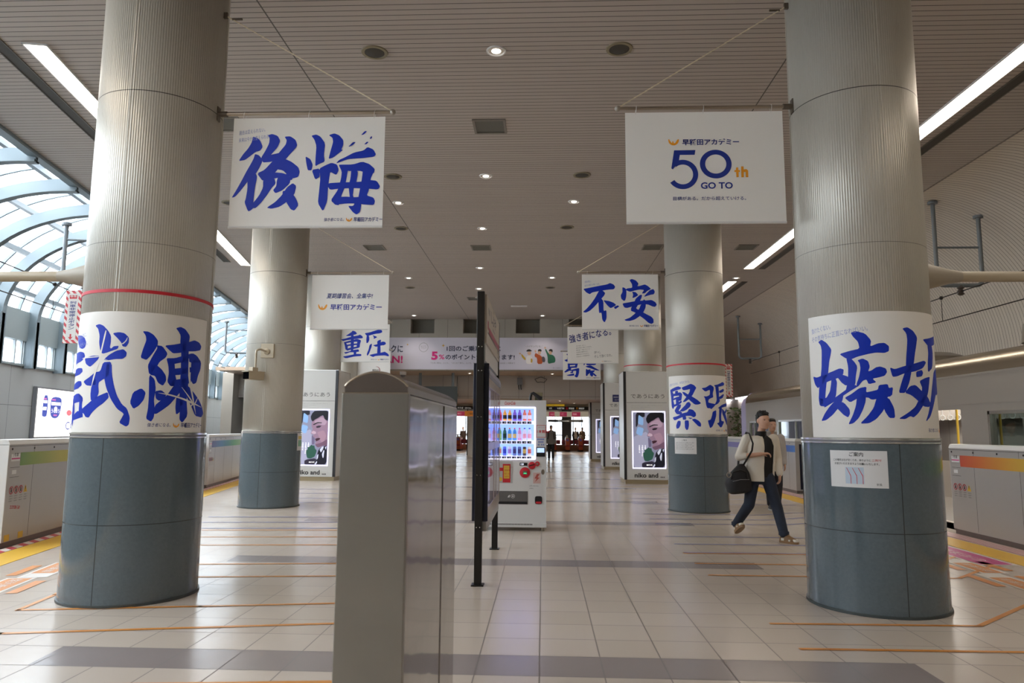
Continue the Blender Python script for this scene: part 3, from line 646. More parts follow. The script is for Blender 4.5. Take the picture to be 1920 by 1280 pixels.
for key, (x, y) in PIL.items():
    top = H if key != 'R5' else 2.9
    if pp is None or key == 'R5':
        t = thing('pillar', PL[key], 'pillar', (x, y, 0), 0, 'round metal pillars along the platform')
        mb = MB(); mb.lathe([(RS, 1.42), (RS, top)], n=96); mb.build('shaft', m_alu, t, smooth=2)
        mb = MB(); mb.lathe([(RB, 0), (RB, 1.395), (RB - .006, 1.4)], n=96); mb.build('stone_base', m_stone, t, smooth=True)
        mb = MB(); mb.lathe([(RB + .012, 0), (RB + .012, .02), (RB, .022)], n=64); mb.build('foot_ring', mat('grey_sealant', '3f4647', .4), t, smooth=True)
        mb = MB()
        for z0, z1 in ((1.4, 1.412), (1.428, 1.444)): mb.lathe([(RS, z0), (RB + .004, z0), (RB + .004, z1), (RS, z1)], n=96)
        mb.build('chrome_band', m_chrome, t, smooth=True)
        mb = MB(); mb.lathe([(RS + .001, 1.412), (RB - .002, 1.412), (RB - .002, 1.428), (RS + .001, 1.428)], n=96); mb.build('band_groove', m_grey, t, smooth=True)
        for a in (0.02, 1.75, -1.75):
            mb = MB(); c, s = math.sin(a), -math.cos(a)
            for d in (-.014, .014): mb.bar((c * (RS - .0005) + s * -d, s * (RS - .0005) + c * d, 1.45), (c * (RS - .0005) + s * -d, s * (RS - .0005) + c * d, top - .01), .006, .006)
            mb.build('joint_strip', m_alu, t)
        if pp is None: pp = t
    else:
        dup(pp, (x, y, 0), 0, PL[key])
def CY(key, r):
    c = PIL[key]
    return lambda s, z: (c[0] + r * math.sin(s / RS), c[1] - r * math.cos(s / RS), z)
def wrap(mb, key, s0, s1, z0, z1, r0=.556, r1=.5595):
    n = max(2, int((s1 - s0) / .03)); vs = []
    for i in range(n + 1):
        s = s0 + (s1 - s0) * i / n
        for r in (r0, r1):
            f = CY(key, r)
            vs += [f(s, z0), f(s, z1)]
    fs = []
    for i in range(n):
        o, p = 4 * i, 4 * i + 4
        fs += [(o + 2, p + 2, p + 3, o + 3), (o, o + 1, p + 1, p), (o + 1, o + 3, p + 3, p + 1), (o, p, p + 2, o + 2)]
    fs += [(0, 2, 3, 1), (4 * n, 4 * n + 1, 4 * n + 3, 4 * n + 2)]
    return mb.add(vs, fs)
def tagline(o, fn, x0, z0, sc=1.0, step=None):
    """small slogan, wing mark and academy name printed in the corner"""
    mb = MB(); text(mb, '強き者になる。', fn, x0, z0 + .005, x1=x0 + .19 * sc, h=.034 * sc, shear=.2, bold=.004, step=step); text(mb, '早稲田アカデミー', fn, x0 + .285 * sc, z0, x1=x0 + .56 * sc, h=.045 * sc, bold=.02, step=step)
    mb.build('small_lettering', m_navy, o, flipfix=False, world=True)
    mb = MB(); wing(mb, x0 + .21 * sc, z0, .062 * sc, fn, step); mb.build('wing_mark', m_orange, o, flipfix=False, world=True)
def poster(key, s0, s1, z0, z1, strk, label, slogan, tx):
    c = PIL[key]
    o = thing('poster', label, 'poster', (c[0], c[1] - RS, z0), 0)
    mb = MB(); wrap(mb, key, s0, s1, z0, z1); mb.build('sheet', m_sheet, o, smooth=True, world=True)
    base = CY(key, .5605); fn = lambda s, z: base(s * RS / .562, z + 1.47)
    fz = lambda s, z: base(s, z)
    mb = MB(); strokes(mb, strk, fn, .03); mb.build('brush_lettering', m_blue, o, flipfix=False, world=True)
    if strk + 'w' in STROKES:
        b2 = CY(key, .5612); mb = MB(); strokes(mb, strk + 'w', lambda s, z: b2(s * RS / .562, z + 1.47), .03, .001); mb.build('crack_marks', m_sheet, o, flipfix=False, world=True)
    if slogan:
        mb = MB()
        for body, sx, sz, wd, h in slogan: text(mb, body, fz, sx, sz, x1=sx + wd, h=h, shear=.15, rot=.13, step=.03)
        mb.build('slogan', m_greyblue, o, flipfix=False, world=True)
    tagline(o, fz, tx, z0 + .045, 1.0, .03)
    return o
poster('L1', -.66, .885, 1.448, 2.495, 'shiren', 'poster with brushed blue characters and crack marks round the front vault side pillar', [('乗り越えた先に、', -.52, 2.25, .24, .04), ('新しい自分がいる。', -.53, 2.17, .28, .04)], .33)
poster('R1', -.73, .775, 1.448, 2.515, 'shitto', 'poster with brushed blue characters round the front train side pillar', [('負けたくない。', -.685, 2.36, .2, .05), ('その気持ちに正直になればいい。', -.685, 2.285, .5, .05)], .3)
poster('R2', -.75, .75, 1.448, 2.54, 'kincho', 'poster with brushed blue characters round the second train side pillar beside the walking man', [('緊張するのは、本気だから。', -.70, 2.34, .48, .05)], .25)
def notice(key, s0, s1, z0, z1, label, kind):
    c = PIL[key]; o = thing('notice', label, 'notice', (c[0], c[1] - RB, z0))
    mb = MB(); wrap(mb, key, s0, s1, z0, z1, RB + .0005, RB + .003); mb.build('paper', mat('paper_white', 'dad9d8', .35), o, smooth=True, world=True)
    f = CY(key, RB + .0042); wd, hh = s1 - s0, z1 - z0
    if kind == 1:
        mb = MB(); text(mb, 'ご案内', f, s0 + wd * .36, z1 - hh * .16, x1=s0 + wd * .6, bold=.01, step=.03)
        text(mb, 'この場所は右が空くため、床のように', f, s0 + .03, z1 - hh * .29, x1=s0 + wd * .72, h=.02, bold=.01, step=.03)
        text(mb, 'お並びいただきますようお願いいたします。', f, s0 + .04, z1 - hh * .39, x1=s0 + wd * .86, h=.02, bold=.01, step=.03); text(mb, '駅長', f, s0 + wd * .8, z0 + .02, h=.018, step=.03)
        mb.build('lettering', m_black, o, flipfix=False, world=True)
        mb = MB(); text(mb, '二列で', f, s0 + wd * .74, z1 - hh * .29, x1=s0 + wd * .9, h=.02, bold=.01, step=.03); mb.build('red_lettering', m_red, o, flipfix=False, world=True)
        mb = MB(); rect(mb, s0 + wd * .28, z0 + .03, s0 + wd * .6, z0 + hh * .55, f, .03); mb.build('diagram', mat('diagram_blue', 'b7c6d4', .4), o, flipfix=False, world=True)
        f2 = CY(key, RB + .005); mb = MB()
        for dx in (0, .045, .09):
            mb.poly([(s0 + wd * .3 + dx, z0 + hh * .53), (s0 + wd * .31 + dx, z0 + hh * .53), (s0 + wd * .38 + dx, z0 + hh * .32), (s0 + wd * .38 + dx, z0 + .03), (s0 + wd * .37 + dx, z0 + .03), (s0 + wd * .37 + dx, z0 + hh * .31)], f2)
        mb.build('diagram_lines', m_red, o, flipfix=False, world=True)
    elif kind == 2:
        mb = MB(); text(mb, 'ご案内', f, s0 + wd * .38, z1 - hh * .2, x1=s0 + wd * .6, step=.03)
        for k in range(5): text(mb, 'お並びいただきますようお願いいたします', f, s0 + .03, z1 - hh * (.33 + .1 * k), x1=s0 + wd * (.9 - .08 * (k % 2)), h=.018, step=.03)
        mb.build('lettering', m_black, o, flipfix=False, world=True)
    else:
        mb = MB(); rect(mb, s0 + .03, z0 + .08, s1 - .03, z0 + .2, f, .03); mb.build('map_print', mat('map_green', '7fae8e', .4), o, flipfix=False, world=True)
        mb = MB(); rect(mb, s0 + .03, z0 + .22, s1 - .03, z0 + .28, f, .03); mb.build('map_heading', mat('map_yellow', 'd8c060', .4), o, flipfix=False, world=True)
notice('R1', -.54, -.098, 1.035, 1.34, 'white paper notice with a small queue diagram on the front train side pillar base', 1)
notice('R2', -.565, -.13, 1.075, 1.372, 'white paper notice of black text on the second train side pillar base', 2)
notice('L2', .75, 1.0, 1.07, 1.4, 'small coloured map sheet at the edge of the second vault side pillar base', 3)
def cord(key, z, label):
    c = PIL[key]; mb = MB(); n = 64
    vs = []; fs = []
    for i in range(n):
        a = 2 * PI * i / n
        for r, dz in ((RS + .001, -.014), (RS + .007, -.014), (RS + .007, .014), (RS + .001, .014)): vs.append((c[0] + r * math.sin(a), c[1] - r * math.cos(a), z + dz + .012 * math.cos(a * 1)))
    for i in range(n):
        j = (i + 1) % n
        for k in range(4): fs.append((4 * i + k, 4 * j + k, 4 * j + (k + 1) % 4, 4 * i + (k + 1) % 4))
    mb.add(vs, fs); o = mb.build('red_band', m_red, smooth=True); tag(o, label, 'strap')
cord('L1', 2.668, 'thin red strap round the front vault side pillar above its poster')
cord('R2', 2.745, 'thin red strap round the second train side pillar above its poster')
cord('R3', 2.35 + 1.05, 'thin red strap round the third train side pillar above the kiosk')
# striped emergency button signs fixed to the pillars
m_hz = mat('hazard_stripe', 'c8404a', .45); q = NT(m_hz); P, xyz = q.objc()
f = q.math('FRACT', q.math('MULTIPLY', q.math('ADD', q.math('ADD', xyz[0], xyz[2]), 50), 16)); q.col(q.mix(q.math('LESS_THAN', f, .5), lin('c73a45'), lin('e3dcd8')))
def estop(x, y, z0, z1, wd, rz, label, arm=None):
    o = thing('emergency_button_sign', label, 'sign', (x, y, z0), rz, 'striped emergency signs on the pillars'); h = z1 - z0
    mb = MB(); mb.box(-wd / 2, wd / 2, 0, .03, 0, h); mb.build('striped_board', m_hz, o)
    fn = lambda a, b: (a, -.0025, b)
    mb = MB(); mb.box(-wd * .32, wd * .32, -.0015, .001, .03, h - .03); mb.build('face', m_white, o)
    mb = MB(); n = 9; ch = (h - .06) * .62 / n
    for k, c in enumerate('列車非常停止ボタン'): text(mb, c, fn, -wd * .2, h * .80 - (k + 1) * ch, x1=wd * .2, h=ch * .86, bold=.015)
    mb.build('lettering', m_navy, o, flipfix=False)
    mb = MB(); rect(mb, -wd * .24, h * .84, wd * .24, h - .045, fn); mb.poly([(-wd * .05, h * .17), (wd * .05, h * .17), (wd * .05, h * .11), (wd * .16, h * .12), (0, h * .06), (-wd * .16, h * .12), (-wd * .05, h * .11)], fn)
    mb.build('red_symbol', m_red, o, flipfix=False)
    mb = MB(); text(mb, '非常', lambda a, b: (a, -.0035, b), -wd * .2, h * .865, x1=wd * .2, bold=.01); mb.build('white_lettering', m_white, o, flipfix=False)
    mb = MB(); mb.bar((0, .02, h * .75), (arm, .06, h * .75), .02, .03); mb.build('bracket', m_greyp, o)
estop(-4.42, 6.5, 2.27, 2.77, .155, -.05, 'striped emergency button sign on the outer side of the front vault side pillar', .16)
estop(3.61, 14.16, 2.16, 2.80, .15, .1, 'striped emergency button sign on the outer side of the second train side pillar', -.16)
estop(-7.73, 28.18, 2.78, 3.41, .16, 0, 'striped emergency button sign by the fourth vault side pillar', -.2)

# ------------------------------------------------------------------ banners on poles
def banner(side, Y, x0, x1, z0, z1, name_label, pole_label, content, tipz=None):
    """side -1: pole grows from a pillar at its left, +1: at its right"""
    c = PIL[side]
    tip, root = (x1 + .07, c[0] + RS * .98) if side[0] == 'L' else (x0 - .07, c[0] - RS * .98)
    zp = z1 + .045; d = 1 if tip > root else -1
    o = thing('banner_pole', pole_label, 'pole', (root, Y, zp), 0, 'horizontal banner poles on the pillars')
    mb = MB(); mb.tube([(root, Y, zp), (tip, Y, zp)], .017, 12); mb.build('rod', m_pole, o, smooth=True, world=True)
    mb = MB(); mb.ell((tip, Y, zp), .03, .03, .03); mb.build('end_ball', mat('wire_grey', 'a9a399', .4, .6), o, smooth=True, world=True)
    mb = MB(); mb.tube([(root, Y, zp), (root + d * .1, Y, zp)], .028, 12); mb.box(root - .02, root + .02, Y - .03, Y + .03, zp - .07, zp + .07); mb.build('bracket', mat('old_steel', '6f665b', .45, .7), o, world=True)
    mb = MB(); mb.tube([(tip - d * .02, Y, zp + .02), (root + d * .03, Y, zp + 1.03)], .006, 6); mb.build('stay_wire', mat('stay_wire', 'd6cbb0', .5), o, world=True)
    mb = MB(); p = Vector((tip - d * .02, Y, zp + .02)).lerp(Vector((root + d * .03, Y, zp + 1.03)), .93); mb.tube([p - Vector((d * .05, 0, -.03)), p + Vector((d * .05, 0, .03))], .011, 8); mb.box(root - .01, root + d * .05, Y - .012, Y + .012, zp + 1.0, zp + 1.06); mb.build('turnbuckle', mat('old_steel', '6f665b', .45, .7), o, world=True)
    b = thing('banner', name_label, 'banner', ((x0 + x1) / 2, Y, z0), 0, None)
    mb = MB(); n = 24; vs = []
    def yy(a, z): return Y - .004 - .012 * math.sin((a - x0) / (x1 - x0) * PI) * math.sin((z - z0) / (z1 - z0) * PI)
    nz_ = 12
    mb2 = MB()
    for off in (0, .004):
        k = len(mb2.v)
        for j in range(nz_ + 1):
            for i in range(n + 1):
                a = x0 + (x1 - x0) * i / n; z = z0 + (z1 - z0) * j / nz_
                mb2.v.append((a, yy(a, z) + off, z))
        for j in range(nz_):
            for i in range(n):
                q_ = k + j * (n + 1) + i; mb2.f.append([q_, q_ + 1, q_ + n + 2, q_ + n + 1]); mb2.mi.append(0)
    mb2.build('cloth', m_cloth, b, smooth=2, world=True, flipfix=False)
    mb = MB(); mb.tube([(x0, Y - .004, z0), (x1, Y - .004, z0)], .012, 10); mb.build('bottom_bar', m_white, b, smooth=True, world=True)
    for t in (.07, .5, .93):
        xx = x0 + (x1 - x0) * t; mb = MB(); mb.tube([(xx + .004 * math.cos(a), Y + .024 * math.sin(a), zp - .018 + .042 * math.cos(a)) for a in [2 * PI * k / 14 for k in range(15)]], .0025, 5, caps=False); mb.build('hook', m_white, b, world=True)
    fn = lambda a, bb: (x0 + a, yy(x0 + a, z0 + bb) - .0025, z0 + bb)
    content(b, fn)
    return b
def char(strk, slogan, sl_at, dx=0, dz=0):
    def f(b, fn):
        mb = MB(); strokes(mb, strk, lambda a, z: fn(a + dx, z + dz)); mb.build('brush_lettering', m_blue, b, flipfix=False, world=True)
        if slogan:
            mb = MB()
            for k, (body, wd) in enumerate(slogan): text(mb, body, fn, sl_at[0], sl_at[1] - k * .075, x1=sl_at[0] + wd, h=.045, shear=.15, rot=.13)
            mb.build('slogan', m_greyblue, b, flipfix=False, world=True)
        tagline(b, fn, .93, .05)
    return f
def c50(b, fn):
    s = 1.5 / 1265; ox, oz = 138, 1103
    g = lambda x, y: fn((x - ox) * s, (oz - y) * s)
    p = lambda pts: [(a, c) for a, c in pts]
    mb = MB(); mb.poly([(527, 502), (697, 502), (690, 542), (572, 542), (562, 596), (515, 662), (502, 655)], g)
    ring(mb, 592, 705, 122, 82, g, -2.27, 2.55, 48)
    ring(mb, 856, 621, 126, 84, g, 0, 2 * PI, 64, .95)
    text(mb, 'GO TO', lambda a, c: g(a, -c), 733, -826, x1=987, h=54, bold=.025)
    mb.build('fifty_lettering', mat('royal_ink', '12308f', .45), b, flipfix=False, world=True)
    mb = MB(); mb.poly([(1003, 672), (1016, 672), (1016, 652), (1034, 650), (1034, 672), (1047, 672), (1047, 688), (1036, 688), (1036, 730), (1018, 732), (1016, 688), (1003, 688)], g)
    mb.poly([(1057, 642), (1077, 642), (1077, 668), (1098, 664), (1112, 676), (1112, 732), (1092, 732), (1092, 688), (1077, 690), (1077, 732), (1057, 732)], g)
    wing(mb, 480, 0, 90, lambda a, c: g(a, 461 - c)); mb.build('orange_marks', m_orange, b, flipfix=False, world=True)
    mb = MB(); text(mb, '早稲田アカデミー', lambda a, c: g(a, -c), 594, -461, x1=1048, h=54, bold=.03); text(mb, '目標がある。だから超えていける。', lambda a, c: g(a, -c), 512, -920, x1=1090, h=32, bold=.01)
    mb.build('academy_lettering', m_navy, b, flipfix=False, world=True)
def csummer(b, fn):
    s = 1.55 / 755; ox, oz = 130, 730
    g = lambda x, y: fn((x - ox) * s, (oz + y) * s)
    mb = MB(); text(mb, '夏期講習会、全集中!', g, 282, -430, x1=738, h=54, shear=.2, bold=.015); mb.build('slogan', m_navy, b, flipfix=False, world=True)
    mb = MB(); text(mb, '早稲田アカデミー', g, 322, -543, x1=828, h=60, bold=.03); mb.build('academy_lettering', mat('violet_ink', '3a3f9c', .45), b, flipfix=False, world=True)
    mb = MB(); wing(mb, 198, -543, 96, g); mb.build('wing_mark', m_orange, b, flipfix=False, world=True)
def cstrong(b, fn):
    s = 1.525 / 1070; ox, oz = 165, 840
    g = lambda x, y: fn((x - ox) * s, (oz + y) * s)
    mb = MB(); text(mb, '強き者になる。', g, 215, -420, x1=1110, h=175, shear=.12, bold=.015, rot=.2); mb.build('brush_lettering', m_navy, b, flipfix=False, world=True)
    mb = MB()
    for k, (body, wd) in enumerate((('誰よりも強く、なりたい。', 200), ('自分の弱さに負けそうな日も、', 330), ('前を向いて進んでいこう。', 290), ('その努力は裏切らない。', 250), ('未来は変えられるから、', 270), ('今日もまた一歩を踏み出す。', 290))): text(mb, body, g, 350, -490 - 45 * k, x1=350 + wd, h=24, rot=.12, shear=.1)
    text(mb, '学べ。', g, 722, -640, x1=860, h=55, shear=.2, rot=.05); text(mb, 'そして強くなれ。', g, 730, -730, x1=1100, h=60, shear=.2, rot=.1)
    text(mb, '早稲田アカデミー', g, 925, -806, x1=1100, h=20, bold=.02)
    mb.build('verse_lettering', m_grey, b, flipfix=False, world=True)
    mb = MB(); wing(mb, 885, -806, 30, g); mb.build('wing_mark', m_orange, b, flipfix=False, world=True)
def ccrest(b, fn):
    mb = MB(); n = 40; pts = []
    for i in range(n + 1):
        t = -2.3 + 4.1 * i / n; pts.append((.78 + .155 * math.cos(t), .32 + .155 * math.sin(t)))
    for i in range(n, -1, -1):
        t = -2.3 + 4.1 * i / n; w_ = .028 * math.sin(PI * i / n) ** .6; pts.append((.78 + (.155 - w_) * math.cos(t), .32 + (.155 - w_) * math.sin(t)))
    mb.poly(pts, fn); mb.build('red_crescent', mat('crimson_ink', '9c2235', .45), b, flipfix=False, world=True)
    mb = MB(); text(mb, '鬼滅の刃', fn, .61, .28, x1=.88, h=.09, bold=.02); mb.build('lettering', mat('soft_black', '3b3b3b', .45), b, flipfix=False, world=True)
banner('L1', 6.6, -3.02, -1.53, 3.40, 4.495, 'banner of large blue brushed characters hanging at the front vault side pillar', 'banner pole on the front vault side pillar', char('kokai', [('過去は変えられない。', .26), ('未来は今から変えられる。', .31)], (.06, .92)))
banner('R1', 6.7, .79, 2.29, 3.45, 4.55, 'banner with big navy 50 and orange th hanging at the front train side pillar', 'banner pole on the front train side pillar', c50)
banner('L2', 14.06, -4.65, -3.09, 3.465, 4.565, 'plain white banner with one line of academy lettering at the second vault side pillar', 'banner pole on the second vault side pillar', csummer)
banner('R2', 14.16, .77, 2.28, 3.48, 4.585, 'banner of blue brushed characters hanging at the second train side pillar', 'banner pole on the second train side pillar', char('fuan', [('自信が無い。', .13), ('自分の弱さが怖くなる。', .3)], (.06, .93)))
banner('L3', 21.5, -6.14, -4.66, 3.515, 4.66, 'banner of blue brushed characters at the third vault side pillar, its top hidden', 'banner pole on the third vault side pillar', char('juatsu', [('期待に応えたい。', .2)], (.06, 1.0)))
banner('R3', 21.6, .735, 2.26, 3.5, 4.6, 'banner with one slanted handwritten line and small verses at the third train side pillar', 'banner pole on the third train side pillar', cstrong)
banner('L4', 28.95, -7.55, -6.21, 3.55, 4.65, 'white banner with a red crescent crest at the fourth vault side pillar', 'banner pole on the fourth vault side pillar', ccrest)
banner('R4', 29.0, .8, 2.31, 3.53, 4.63, 'banner of blue brushed characters at the fourth train side pillar, half covered by another', 'banner pole on the fourth train side pillar', char('katto', None, None))

# ------------------------------------------------------------------ ceiling lamps and fittings
ORD = ['first', 'second', 'third', 'fourth', 'fifth', 'sixth', 'seventh', 'eighth', 'ninth']
def strip_light(loc, rz, L, label):
    t = thing('strip_light', label, 'light', loc, rz, 'long strip lights in the ceiling')
    mb = MB(); mb.box(-.125, .125, 0, L, -.012, .0); mb.build('diffuser', m_strip, t)
    mb = MB()
    for x in (-.145, .127): mb.box(x, x + .018, -.02, L + .02, -.02, .0)
    for y in (-.02, L): mb.box(-.145, .145, y, y + .02, -.02, .0)
    mb.build('frame', m_white, t)
    return t
def air_slot(loc, rz, L, label):
    t = thing('air_slot', label, 'vent', loc, rz, 'dark air slots beside the strip lights')
    mb = MB(); mb.box(-.075, .075, 0, L, -.008, 0); mb.build('slot', m_grid, t)
    mb = MB()
    for x in (-.09, .075): mb.box(x, x + .015, 0, L, -.014, 0)
    mb.build('frame', mat('slot_frame', '5d574f', .5), t)
for k, y in enumerate((-7.75, -.3, 7.15, 14.6, 22.05)):
    strip_light((5.82, y, H), 0, 5.7, ('rear', *ORD)[k] + ' strip light of the ceiling line over the train side')
    air_slot((6.22, y + .1, H), 0, 5.7, ('rear', *ORD)[k] + ' dark air slot of the line over the train side')
for k, u in enumerate((-6.3, 1.35, 9.0, 16.55, 24.1)):
    strip_light(LF(u, 4.53, H), AL, 5.9 if k != 3 else 4.4, ('rear', *ORD)[k] + ' strip light of the ceiling line along the glass vault')
    air_slot(LF(u - .1, 4.97, H), AL, 5.9 if k != 3 else 4.2, ('rear', *ORD)[k] + ' dark air slot of the line along the glass vault')
def downlight(x, y, label, z=H, power=SPOT, sc=1.0):
    t = thing('downlight', label, 'light', (x, y, z), 0, 'round ceiling downlights')
    mb = MB(); mb.lathe([(.098 * sc, 0), (.122 * sc, 0), (.118 * sc, -.014), (.1 * sc, -.016), (.095 * sc, -.004)], n=28); mb.build('trim_ring', m_white, t, smooth=True)
    mb = MB(); mb.lathe([(.1 * sc, -.006), (.06 * sc, -.002)], n=28); mb.build('reflector', m_chrome, t, smooth=True)
    mb = MB(); mb.lathe([(.0, -.02), (.03 * sc, -.018), (.055 * sc, -.01), (.06 * sc, -.003)], n=24); mb.build('lamp', m_lamp, t, smooth=True)
    if power:
        l = bpy.data.lights.new('bulb', 'SPOT'); l.energy = power; l.color = (1.0, .9, .78); l.spot_size = 1.9; l.spot_blend = .6; l.shadow_soft_size = .06
        lo = bpy.data.objects.new('bulb', l); COL.objects.link(lo); lo.parent = t; lo.location = (0, 0, -.03)
for k, (x, y) in enumerate(((-.58, 8.3), (-1.05, 12.66), (-1.4, 16.1), (-1.81, 20.15), (-2.11, 23.2), (-2.27, 24.8))):
    downlight(x, y, ORD[k] + ' round downlight along the middle of the ceiling')
for k, (a, b) in enumerate((((-2.97, 14.18), (.62, 14.18)), ((-4.12, 21.5), (.27, 21.5)), ((-5.25, 28.75), (-.03, 28.8)))):
    downlight(*a, ORD[k] + ' round downlight of the side row nearer the glass vault'); downlight(*b, ORD[k] + ' round downlight of the side row nearer the train')
for k, (x, y) in enumerate(((5.82, 6.2), (5.82, 13.7), (5.82, 21.6))): downlight(x, y, ORD[k] + ' small downlight between the strip lights over the train side')
for k, (x, y) in enumerate(((-5.0, 34.2), (-2.4, 36.4), (.8, 34.4), (1.6, 37.2), (-7.5, 36.0))): downlight(x, y, ORD[k] + ' small downlight in the warm concourse soffit', z=2.9, power=70, sc=.8)
for k, (x, y) in enumerate(((-7, 31.4), (-3.2, 31.2), (.4, 31.4))): downlight(x, y, ORD[k] + ' small downlight in the soffit under the end wall', z=3.95, power=50, sc=.8)
for k, (x, y) in enumerate(((-6, 48), (-1, 48), (2.5, 48), (5, 44), (-6, 56), (2.5, 57), (-2, 42.5))): downlight(x, y, ORD[k] + ' downlight in the hall ceiling beyond the ticket gates', z=3.4, power=320, sc=.8)
def speaker(x, y, label):
    t = thing('ceiling_speaker', label, 'speaker', (x, y, H), 0, 'dark round ceiling speakers')
    mb = MB(); mb.lathe([(.12, 0), (.165, 0), (.16, -.012), (.125, -.014), (.12, -.006)], n=32); mb.build('rim', mat('olive_rim', '847b62', .5), t, smooth=True)
    mb = MB(); mb.lathe([(0, -.022), (.08, -.018), (.125, -.006)], n=32); mb.build('grille', m_grid, t, smooth=True)
for k, (a, b) in enumerate((((-2.08, 8.29), (.92, 8.3)), ((-2.76, 12.65), (.7, 12.65)), ((-3.28, 16.06), (.54, 16.04)), ((-4.35, 23.0), (.23, 23.03)))):
    speaker(*a, ORD[k] + ' dark round ceiling speaker of the row nearer the glass vault'); speaker(*b, ORD[k] + ' dark round ceiling speaker of the row nearer the train')
speaker(-6.45, 14.1, 'dark round ceiling speaker near the vault side strip light')
def vent(x, y, label, z=H):
    t = thing('ceiling_vent', label, 'vent', (x, y, z), 0, 'square ceiling air vents')
    mb = MB()
    for a, b, c, d in ((-.25, .25, -.25, -.215), (-.25, .25, .215, .25), (-.25, -.215, -.215, .215), (.215, .25, -.215, .215)): mb.box(a, b, c, d, -.02, 0)
    mb.build('frame', mat('vent_frame', '7d786f', .5), t)
    mb = MB(); mb.box(-.215, .215, -.215, .215, -.008, -.001); mb.build('filter_panel', mat('vent_filter', '66655d', .7), t)
for x, y, l in ((-.82, 10.49, 'square air vent in the ceiling between the two front banners'), (-1.58, 17.85, 'square air vent in the middle of the ceiling, beyond the front banners'), (-2.42, 25.0, 'square air vent in the middle of the ceiling, near the end wall'), (5.1, 17.9, 'square air vent beside the strip light on the train side'), (2.75, 17.86, 'square air vent near the second train side pillar'), (-4.8, 10.3, 'square air vent partly behind the blue lettered front banner'), (-4.3, 17.8, 'square air vent near the second vault side pillar')): vent(x, y, l)
mb = MB(); mb.box(-.3, .3, -.09, .09, -.03, 0); o = mb.build('ceiling_panel', m_white, bevel=.004); o.location = (-.9, 26.5, H); tag(o, 'flat white ceiling panel close to the end wall', 'panel')
# ------------------------------------------------------------------ track side steelwork
def strut(x0, x1, y, z, label, r=.05):
    d = 1 if x1 > x0 else -1
    o = thing('strut', label, 'pipe', (x0, y, z), 0, None)
    mb = MB(); mb.tube([(x0 + d * .25, y, z), (x1, y, z)], r, 16); mb.build('pipe', m_beige, o, smooth=True, world=True)
    mb = MB(); mb.tube([(x0 - d * .06, y, z), (x0 + d * .02, y, z), (x0 + d * .25, y, z), (x0 + d * .36, y, z)], [.14, .13, r + .02, r + .002], 20); mb.build('cone_socket', mat('cone_paint', 'a39a8a', .45), o, smooth=True, world=True)
strut(-4.3, -9.3, 6.62, 2.93, 'beige steel strut from the front vault side pillar out to the vault')
strut(3.5, 10.05, 6.72, 2.93, 'beige steel strut from the front train side pillar out over the train')
def hanger(loc, rz, wd, ztop0, ztop1, zb, label):
    o = thing('wire_hanger', label, 'bracket', loc, rz, None); h = wd / 2; r = .12
    pts = [(-h, 0, ztop0), (-h, 0, zb + r)] + [(-h + r - r * math.cos(t), 0, zb + r - r * math.sin(t)) for t in (.4, .8, 1.2, 1.57)] + [(h - r + r * math.sin(t), 0, zb + r - r * math.cos(t)) for t in (0, .4, .8, 1.2, 1.57)] + [(h, 0, ztop1)]
    mb = MB(); mb.tube(pts, .04, 10); mb.build('bent_pipe', m_greyp, o, smooth=True)
    mb = MB(); mb.tube([(-h, 0, zb + (ztop1 - zb) * .55), (h, 0, zb + (ztop1 - zb) * .55)], .022, 8); mb.build('crossbar', m_greyp, o, smooth=True)
    mb = MB(); mb.lathe([(.03, -.2), (.07, -.17), (.04, -.14), (.07, -.11), (.04, -.08), (.07, -.05), (.04, 0)], (0, 0, zb), 14); mb.build('insulator', mat('insulator_brown', '4b443e', .3), o, smooth=True)
    for x, z in ((-h, ztop0), (h, ztop1)):
        mb = MB(); mb.lathe([(.09, z - .03), (.09, z + .02)], (x, 0, 0), 14); mb.build('flange', m_greyp, o)
for y, l in ((14.2, 'bent pipe wire hanger under the slatted vault, first beside the front train side pillar'), (28.6, 'bent pipe wire hanger far down the slatted vault above the parked train')): hanger((8.15, y, 0), 0, .86, 6.03, 5.74, 4.36, l)
for u, l in ((15.3, 'bent pipe wire hanger under the glass vault, behind the front pillar'), (28.7, 'bent pipe wire hanger far down the glass vault')): hanger(LF(u, 6.37), AL, .86, 5.55, 5.95, 4.36, l)
def wires(pf, label):
    o = thing('overhead_wire', label, 'wire', pf(0, 0), 0, None); b = o.location
    mb = MB(); mb.tube([pf(-6, 4.24), pf(28.6, 4.24)], .011, 6); mb.build('carrier_wire', m_darkm, o, world=True)
    mb = MB(); mb.tube([pf(-6, 3.76), pf(28.6, 3.76)], .011, 6); mb.build('contact_wire', m_darkm, o, world=True)
    for k in range(7):
        mb = MB(); a = -5.5 + 5.1 * k; mb.tube([pf(a, 4.24), pf(a, 3.76)], .006, 6); mb.ell(pf(a, 4.24), .04, .04, .04, 8, 5); mb.build('dropper', m_darkm, o, world=True)
wires(lambda a, z: (8.15, a, z), 'overhead power wire above the parked train'); wires(lambda a, z: LF(a, 6.75, z), 'overhead power wire under the glass vault')
for k, y in enumerate((21.5, 24.7, 27.9, 31.1, 35.2, 39.2)):  # first, second and last are extra lights, added to brighten the vault
    t = thing('wall_light', ORD[k] + ' slim white light on the wall above the train roof', 'light', (9.95, y, 3.15), 0, 'slim lights on the track wall')
    mb = MB(); mb.box(-.06, .06, 0, 2.4, 0, .06); mb.build('tube_cover', mat('wall_tube_glow', 'fdf8ff', .5, emit=11.0), t); mb = MB(); mb.box(-.08, .1, -.02, 2.42, .06, .1); mb.build('housing', m_white, t)
